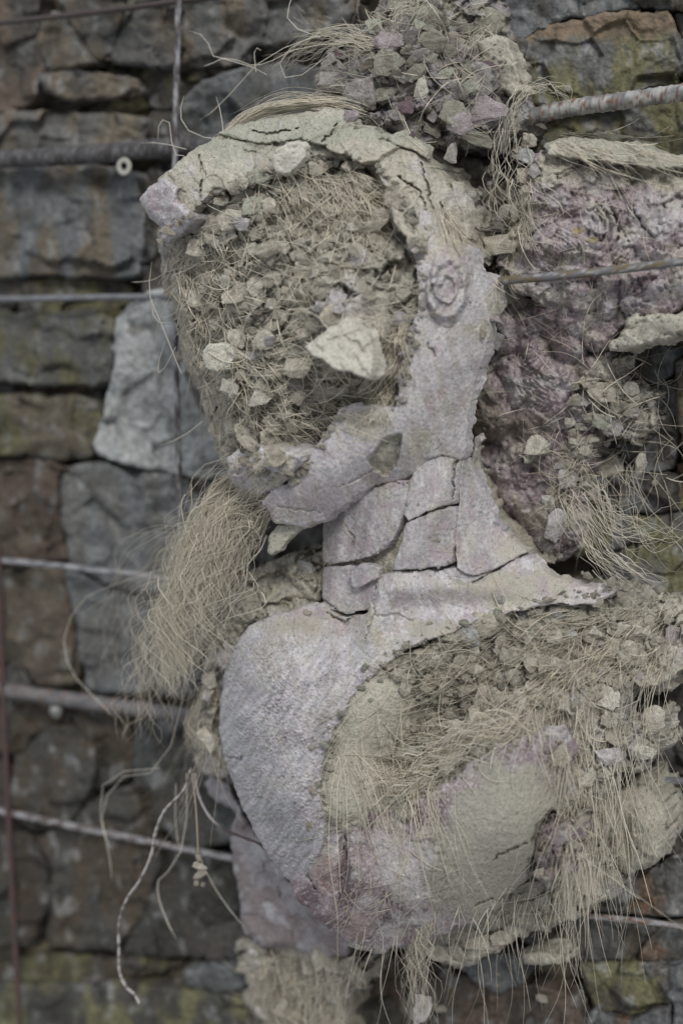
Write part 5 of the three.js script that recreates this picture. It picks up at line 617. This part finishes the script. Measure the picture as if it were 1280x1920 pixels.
// strands lying on what is below: dir in degrees (0 right, 90 down) or null for any
function matted(poly, n, { len = [40, 130], curl = 0.10, lift = 0.012, dir = null, spread = 40, tan = 0.3, r = 0.00034, s = 1, seg = 9 } = {}) {
  seed(s * 101); n = Math.round(n * DENS); const pick = inPoly(poly), out = [];
  for (let i = 0; i < n; i++) {
    let [u, v] = pick(), a = (dir === null ? rr(0, 360) : (typeof dir === 'function' ? dir(u, v) : dir) + gauss() * spread) * Math.PI / 180; const L = rr(...len) * (rnd() < 0.1 ? 1.6 : 1), m = Math.max(4, Math.round(L / seg)), k0 = gauss() * curl, p = []; let k = k0, z = hAt(u, v) + rr(0, 0.004); const lf = lift * rnd() ** 1.5, H = rnd() < 0.72 ? hBase : hAt, stop = rnd() < 0.9;
    for (let j = 0; j <= m; j++) { const t = j / m, tgt = H(u, v) + 0.001 + lf * Math.sin(Math.PI * t); if (z - tgt > 0.03 && j > 3 && stop) break; z += clamp(tgt - z, -0.004, 0.007); p.push([u, v, z]); k += gauss() * curl * 1.1; k *= 0.86; a += k; u += Math.cos(a) * seg; v += Math.sin(a) * seg; }
    out.push({ p, r: r * (rnd() < 0.12 ? rr(1.3, 2) : rr(0.6, 1.15)), c: strawCol(tan) });
  }
  return out;
}
// strands that leave a surface and hang down
function hanging(poly, n, { len = [80, 300], bow = 0.02, wave = 1, drift = 0, tan = 0.1, r = 0.00042, s = 1, seg = 16, a0 = 90, sp0 = 50, push = 0.012 } = {}) {
  seed(s * 211); n = Math.round(n * 0.42); const pick = inPoly(poly), out = [];
  for (let i = 0; i < n; i++) {
    let [u, v] = pick(), a = (a0 + gauss() * sp0) * Math.PI / 180, z = hAt(u, v); const L = rr(...len) * (0.35 + 0.9 * rnd() * rnd() + 0.2), m = Math.max(4, Math.round(L / seg)), p = [], turn = rr(0.08, 0.25), b = rr(0.3, 1) * push, goal = (90 + drift + gauss() * 20) * Math.PI / 180; let k = 0;
    for (let j = 0; j <= m; j++) { const t = j / m; p.push([u, v, z]); k = k * 0.8 + gauss() * 0.06 * wave; a += (goal - a) * turn + k; u += Math.cos(a) * seg; v += Math.sin(a) * seg; const tg = hAt(u, v) + 0.002; z = Math.max(z + b * (1 - 2 * t) / m * 3 - 0.0004, Math.min(tg, z + 0.008)); }
    out.push({ p, r: r * (rnd() < 0.1 ? rr(1.2, 1.7) : rr(0.55, 1.1)), c: strawCol(tan), tap: true });
  }
  return out;
}
// a combed tuft along a spine
function tuft(spine, n, { w0 = 30, w1 = 60, dz = 0.02, jit = 8, tan = 0.2, r = 0.00036, s = 1, short = 0.5, free = false } = {}) {
  seed(s * 307); n = Math.round(n * (free ? 0.55 : 0.6)); const cv = new THREE.CatmullRomCurve3(spine.map(p => new THREE.Vector3(p[0], p[1], p[2] * 1000))), out = [], q = new THREE.Vector3(), tg = new THREE.Vector3(), clumps = []; for (let i = 0; i < 16; i++) clumps.push([gauss(), gauss(), rr(0, 9)]);
  for (let i = 0; i < n; i++) {
    const cl = (rnd() * clumps.length) | 0, o = free ? gauss() : clumps[cl][0] + 0.22 * gauss(), oz = free ? gauss() : clumps[cl][1] + 0.4 * gauss(), t0 = free ? rr(0, 0.65) : rnd() * 0.25 * rnd(), t1 = free ? t0 + rr(0.2, 0.35) : 1 - short * rnd() ** 1.6, m = 11, p = [], ph = rr(0, 9), f = rr(0.5, 1.6);
    for (let j = 0; j <= m; j++) { const t = clamp(t0 + (t1 - t0) * j / m, 0, 1); cv.getPoint(t, q); cv.getTangent(t, tg); const l = Math.hypot(tg.x, tg.y) || 1, w = o * (w0 + (w1 - w0) * t) + jit * noise(t * 4 * f + ph, i * 0.37) * (0.4 + t) + (free ? 0 : jit * 0.6 * noise(t * 3 + clumps[cl][2], cl * 1.7)) + 0.22 * jit * noise(t * 11 + ph, i * 0.53); p.push([q.x - tg.y / l * w, q.y + tg.x / l * w, Math.max(q.z / 1000 + oz * dz + 0.012 * noise(t * 3 + ph, i * 0.71), hAt(q.x - tg.y / l * w, q.y + tg.x / l * w) * 0.97)]); }
    out.push({ p, r: r * (rnd() < 0.12 ? rr(1.3, 2) : rr(0.6, 1.15)), c: strawCol(tan), tap: true });
  }
  return out;
}
const fibres = (name, lists, parent) => { const o = add(name, strandMesh(lists.flat(), 1.6), M.fibre, parent); o.userData.kind = 'stuff'; return o; };
const one = (p, r = 0.00045, c = PALE) => ({ p, r, c });
// head
fibres('face_fibres', [
  matted([[312, 450], [400, 420], [470, 460], [430, 560], [480, 640], [470, 780], [400, 790], [350, 660], [318, 540]], 640, { len: [40, 120], curl: 0.14, lift: 0.016, dir: 80, spread: 60, tan: 0.25, r: 0.00042, s: 1 }),
  matted([[430, 640], [560, 640], [620, 700], [640, 750], [600, 820], [480, 830], [420, 740]], 380, { len: [40, 120], curl: 0.13, lift: 0.016, dir: 25, spread: 70, tan: 0.25, r: 0.00042, s: 2 }),
  matted([[480, 320], [600, 300], [700, 320], [745, 380], [700, 400], [560, 380], [470, 380]], 420, { len: [40, 110], curl: 0.12, lift: 0.012, dir: 60, spread: 60, tan: 0.5, s: 3 }),
  matted([[470, 380], [640, 370], [760, 440], [770, 560], [700, 640], [560, 640], [450, 560]], 280, { len: [30, 120], curl: 0.13, lift: 0.014, tan: 0.25, r: 0.0004, s: 4 }),
  matted([[715, 610], [770, 600], [765, 680], [740, 765], [680, 760], [700, 720]], 330, { len: [30, 80], curl: 0.10, lift: 0.010, dir: 115, spread: 50, tan: 0.6, s: 5 }),
  matted([[800, 380], [850, 390], [875, 450], [850, 450]], 110, { len: [25, 60], curl: 0.10, lift: 0.008, dir: 70, spread: 40, tan: 0.6, s: 6 }),
  matted([[318, 470], [345, 470], [375, 700], [400, 830], [380, 820], [340, 660]], 120, { len: [40, 110], curl: 0.08, lift: 0.008, dir: 82, spread: 18, tan: 0.4, s: 7 }),
], bust);
fibres('crown_fibres', [tuft([[640, 196, .17], [560, 196, .19], [480, 212, .20], [430, 245, .20], [405, 275, .2]], 170, { w0: 14, w1: 15, dz: 0.008, s: 8, short: 0.6 }), tuft([[690, 210, .17], [600, 190, .18], [520, 196, .19], [440, 236, .2]], 60, { w0: 22, w1: 26, dz: 0.012, s: 9 })], bust);
fibres('heap_fibres', [
  matted([[600, 60], [740, 20], [760, 110], [680, 170], [590, 130]], 130, { len: [50, 150], curl: 0.10, lift: 0.02, dir: 200, spread: 80, s: 10 }),
  matted([[740, 0], [930, 0], [960, 120], [900, 180], [780, 120]], 110, { len: [40, 140], curl: 0.11, lift: 0.02, s: 11 }),
  matted([[620, 150], [900, 180], [960, 260], [800, 280], [640, 230]], 90, { len: [40, 120], curl: 0.1, lift: 0.016, s: 12 }),
  tuft([[990, 150, .10], [960, 200, .12], [945, 280, .12], [938, 340, .11], [935, 400, .10]], 70, { w0: 14, w1: 26, dz: 0.012, s: 13, jit: 26, free: true }),
  tuft([[960, 230, .13], [985, 175, .13], [1020, 160, .11], [1060, 180, .09], [1075, 215, .07]], 50, { w0: 12, w1: 20, dz: 0.012, s: 14, jit: 14, free: true }),
  tuft([[700, 90, .16], [620, 80, .15], [560, 110, .12], [510, 150, .10]], 60, { w0: 40, w1: 40, dz: 0.02, s: 15, jit: 20 }),
], heap);
fibres('wild_fibres', [[
  one([[640, 60, .16], [560, 78, .15], [480, 122, .14], [410, 200, .13], [375, 225, .13]]), one([[600, 70, .15], [540, 40, .14], [545, 0, .14], [560, -30, .14]]), one([[660, 80, .16], [560, 90, .15], [500, 118, .14], [470, 122, .13], [425, 108, .13], [395, 120, .13], [380, 125, .13]]),
  one([[500, 140, .13], [460, 120, .13], [400, 105, .13], [385, 70, .13], [355, 58, .13]]), one([[620, 100, .15], [540, 150, .14], [525, 110, .14], [600, 60, .15]]), one([[480, 135, .13], [478, 90, .13], [490, 95, .13]]),
  one([[430, 262, .2], [360, 250, .18], [338, 215, .17], [345, 180, .17]]), one([[350, 280, .19], [300, 268, .17], [265, 268, .16]]), one([[420, 265, .2], [415, 215, .19], [405, 180, .18]]), one([[345, 292, .2], [325, 285, .18], [318, 230, .17], [300, 228, .16], [296, 262, .16]]),
].flat(), tuft([[720, 30, .14], [760, -10, .14], [780, -60, .13]], 40, { w0: 60, w1: 80, s: 16, jit: 25 })], heap);
fibres('mass_fibres', [
  matted([[1030, 250], [1130, 240], [1240, 290], [1150, 310], [1040, 300]], 150, { len: [50, 150], curl: 0.05, lift: 0.02, dir: 20, spread: 25, s: 17 }),
  tuft([[965, 220, .13], [950, 300, .12], [960, 370, .12], [975, 430, .11], [960, 470, .10]], 60, { w0: 22, w1: 40, dz: 0.014, s: 18, jit: 40, free: true }),
  matted([[930, 280], [1010, 300], [990, 420], [930, 440]], 120, { len: [40, 140], curl: 0.12, lift: 0.025, dir: 90, spread: 50, s: 19 }),
  matted([[920, 500], [960, 510], [950, 560], [925, 560]], 70, { len: [30, 70], curl: 0.08, lift: 0.01, dir: 70, spread: 40, tan: 0.8, s: 20 }),
  matted([[960, 380], [1250, 320], [1250, 600], [1000, 560]], 140, { len: [30, 90], curl: 0.10, lift: 0.004, r: 0.0003, s: 21 }),
], mass);
fibres('hollow_fibres', [
  matted([[1050, 850], [1110, 850], [1120, 960], [1060, 980], [1040, 920]], 340, { len: [40, 110], curl: 0.12, lift: 0.03, tan: 0.5, s: 22 }),
  matted([[1080, 660], [1240, 660], [1260, 900], [1100, 900]], 170, { len: [40, 160], curl: 0.10, lift: 0.025, s: 23 }),
  tuft([[1060, 920, .11], [1090, 980, .12], [1130, 1040, .12], [1190, 1085, .12], [1260, 1110, .12]], 150, { w0: 34, w1: 40, dz: 0.018, s: 24, jit: 16, free: true }),
  tuft([[1100, 900, .10], [1160, 980, .09], [1230, 1010, .08], [1300, 1020, .07]], 36, { w0: 40, w1: 50, dz: 0.02, s: 25, jit: 40 }),
  hanging([[1080, 860], [1230, 840], [1240, 900], [1100, 940]], 46, { len: [80, 240], wave: 1.4, s: 26, drift: -15 }),
  matted([[960, 580], [1120, 660], [1100, 860], [960, 860]], 70, { len: [30, 80], curl: 0.09, lift: 0.006, r: 0.00032, s: 27 }),
], hollow);
// tuft under the chin
fibres('chin_tuft', [
  tuft([[520, 920, .235], [440, 945, .245], [388, 1030, .25], [350, 1130, .25], [326, 1220, .245], [312, 1320, .235]], 520, { w0: 60, w1: 44, dz: 0.012, s: 128, jit: 90, tan: 0.3, free: true }),
  tuft([[505, 925, .225], [435, 950, .23], [385, 1030, .235], [348, 1130, .235], [325, 1220, .23], [312, 1310, .225]], 900, { w0: 44, w1: 34, dz: 0.018, s: 28, jit: 40, tan: 0.1, short: 0.6 }),
  tuft([[490, 950, .22], [440, 1000, .22], [410, 1060, .22], [385, 1130, .22], [360, 1210, .215], [330, 1270, .21]], 420, { w0: 36, w1: 24, dz: 0.014, s: 29, jit: 40, tan: 0.3, short: 0.6 }),
  tuft([[400, 980, .17], [320, 1020, .15], [260, 1090, .12], [220, 1180, .10], [200, 1290, .10]], 60, { w0: 30, w1: 70, dz: 0.02, s: 30, jit: 40, r: 0.00034 }),
  tuft([[360, 1100, .21], [310, 1200, .205], [275, 1300, .19], [260, 1400, .18]], 90, { w0: 30, w1: 50, dz: 0.02, s: 31, jit: 36, r: 0.00034 }),
  matted([[340, 950], [500, 900], [510, 980], [420, 1040], [340, 1040]], 200, { len: [40, 100], curl: 0.10, lift: 0.02, dir: 120, spread: 40, tan: 0.5, s: 32 }),
], bust);
fibres('side_fibres', [
  hanging([[330, 1250], [420, 1250], [420, 1430], [350, 1420]], 90, { len: [80, 330], wave: 1.5, s: 33, drift: 8, push: 0.004 }),
  tuft([[400, 1290, .17], [365, 1350, .16], [370, 1420, .16]], 70, { w0: 20, w1: 18, dz: 0.01, s: 34, jit: 20 }),
  [one([[330, 1060, .15], [230, 1090, .12], [150, 1130, .1], [120, 1200, .1], [135, 1260, .1], [190, 1320, .1], [215, 1345, .1]]), one([[345, 1300, .16], [300, 1440, .15], [225, 1460, .14], [190, 1530, .13], [205, 1600, .13], [210, 1650, .13]]), one([[300, 1440, .15], [200, 1460, .14], [190, 1540, .13], [212, 1600, .13]]), one([[350, 1450, .17], [345, 1580, .16], [310, 1640, .16], [297, 1650, .16], [297, 1680, .16], [310, 1720, .16], [330, 1760, .16]], 0.0006), one([[330, 1470, .16], [330, 1560, .15], [340, 1600, .15]]), one([[370, 1600, .17], [400, 1660, .16], [430, 1705, .15], [460, 1740, .14]]), one([[340, 700, .22], [300, 600, .21], [280, 550, .2], [285, 490, .2]]), one([[285, 560, .2], [290, 600, .2], [320, 605, .21]]), one([[330, 650, .22], [300, 700, .2], [296, 690, .2], [310, 640, .21]]), one([[380, 790, .2], [340, 820, .19], [300, 835, .18]], 0.0006), one([[420, 860, .2], [370, 880, .19], [350, 930, .18]])],
], bust);
// chest
fibres('chest_fibres', [
  matted([[800, 1210], [960, 1160], [1120, 1150], [1120, 1260], [960, 1330], [860, 1340], [800, 1290]], 420, { len: [40, 140], curl: 0.09, lift: 0.02, dir: 150, spread: 60, tan: 0.35, s: 41 }),
  tuft([[730, 1480, .27], [800, 1440, .26], [880, 1390, .26], [970, 1350, .24], [1060, 1330, .20]], 260, { w0: 34, w1: 34, dz: 0.012, s: 42, jit: 60, tan: 0.4, free: true }),
  matted([[730, 1430], [790, 1400], [860, 1360], [1000, 1330], [1040, 1370], [900, 1420], [790, 1490], [720, 1490]], 300, { len: [40, 130], curl: 0.10, lift: 0.018, dir: 160, spread: 50, tan: 0.4, s: 43 }),
  hanging([[620, 1380], [700, 1330], [780, 1300], [740, 1400], [640, 1430]], 44, { len: [60, 300], wave: 0.7, s: 44, drift: -8, a0: 120, sp0: 40 }),
  hanging([[640, 1400], [740, 1420], [860, 1450], [820, 1490], [700, 1470], [620, 1450]], 190, { len: [80, 340], wave: 1.0, s: 45, drift: -4 }),
  matted([[640, 1250], [760, 1240], [740, 1380], [620, 1400]], 18, { len: [40, 130], curl: 0.05, lift: 0.012, dir: 110, spread: 40, r: 0.00034, s: 46 }),
  matted([[620, 1560], [880, 1500], [860, 1720], [640, 1740]], 180, { len: [20, 90], curl: 0.09, lift: 0.006, dir: 120, spread: 70, r: 0.00032, s: 47 }),
  hanging([[650, 1740], [800, 1720], [860, 1740], [790, 1775], [690, 1785]], 36, { len: [60, 300], wave: 1.4, s: 48 }),
  tuft([[800, 1690, .23], [785, 1750, .22], [785, 1820, .20], [790, 1960, .18]], 130, { w0: 16, w1: 26, dz: 0.012, s: 49, jit: 30 }),
], bust);
fibres('flank_fibres', [
  matted([[1050, 1140], [1280, 1110], [1300, 1230], [1180, 1260], [1060, 1260]], 300, { len: [50, 180], curl: 0.08, lift: 0.025, dir: 140, spread: 45, tan: 0.4, s: 51 }),
  hanging([[1060, 1150], [1280, 1120], [1260, 1260], [1080, 1260]], 200, { len: [100, 480], wave: 0.9, s: 52, a0: 130, sp0: 50, drift: 4 }),
  matted([[980, 1300], [1100, 1280], [1110, 1460], [1070, 1520], [1020, 1380]], 200, { len: [40, 130], curl: 0.10, lift: 0.02, dir: 100, spread: 45, tan: 0.45, s: 53 }),
  hanging([[1040, 1320], [1220, 1300], [1230, 1420], [1060, 1480]], 190, { len: [100, 480], wave: 1.1, s: 54, drift: 2 }),
  hanging([[1060, 1480], [1150, 1460], [1140, 1620], [1040, 1680]], 170, { len: [80, 380], wave: 1.1, s: 55 }),
  matted([[1060, 1480], [1130, 1480], [1120, 1660], [1040, 1700]], 130, { len: [50, 140], curl: 0.08, lift: 0.02, dir: 95, spread: 25, tan: 0.45, s: 56 }),
  hanging([[860, 1680], [1060, 1640], [1080, 1700], [960, 1740], [850, 1760]], 100, { len: [80, 330], wave: 1.2, s: 57, drift: 2, a0: 100 }),
  matted([[1130, 1480], [1250, 1480], [1250, 1620], [1140, 1620]], 50, { len: [60, 160], curl: 0.08, lift: 0.02, dir: 95, spread: 30, s: 58 }),
], flank);
fibres('slab_fibres', [
  matted([[480, 1780], [690, 1790], [680, 1930], [500, 1930]], 480, { len: [40, 130], curl: 0.10, lift: 0.03, dir: 110, spread: 45, tan: 0.5, s: 61 }),
  hanging([[500, 1770], [660, 1780], [640, 1840], [480, 1830]], 80, { len: [60, 200], wave: 1.2, s: 62 }),
], skirt);
// knobbly hanging roots
seed(71);
const rootCol = t => mix([0.44, 0.42, 0.40], [0.15, 0.125, 0.11], sm(-0.1, 0.5, noise(t * 60, 3.3) + 0.5 * noise(t * 170, 1.3)));
tag(add('hanging_root', strandMesh([{ p: [[358, 1440, .24], [345, 1480, .24], [308, 1520, .25], [290, 1565, .25], [284, 1600, .25], [262, 1650, .25], [238, 1685, .25], [224, 1725, .25], [223, 1780, .25], [225, 1825, .25], [238, 1852, .25], [252, 1864, .25], [262, 1882, .25]], r: 0.0023, knob: true, cf: rootCol }], 7), M.iron), 'long mottled grey root hanging in a curve from the chest edge', 'root');
tag(add('dark_twig', strandMesh([{ p: [[365, 1450, .18], [372, 1490, .18], [392, 1530, .19], [420, 1555, .20], [455, 1570, .21], [485, 1582, .225], [500, 1595, .235]], r: 0.0017, knob: true, cf: t => mix([0.4, 0.37, 0.36], [0.08, 0.06, 0.06], sm(0.35, 0.5, t)) }], 7), M.iron), 'short dark twig curving from the loose clay into the chest edge', 'twig');

renderer.render(scene, camera);
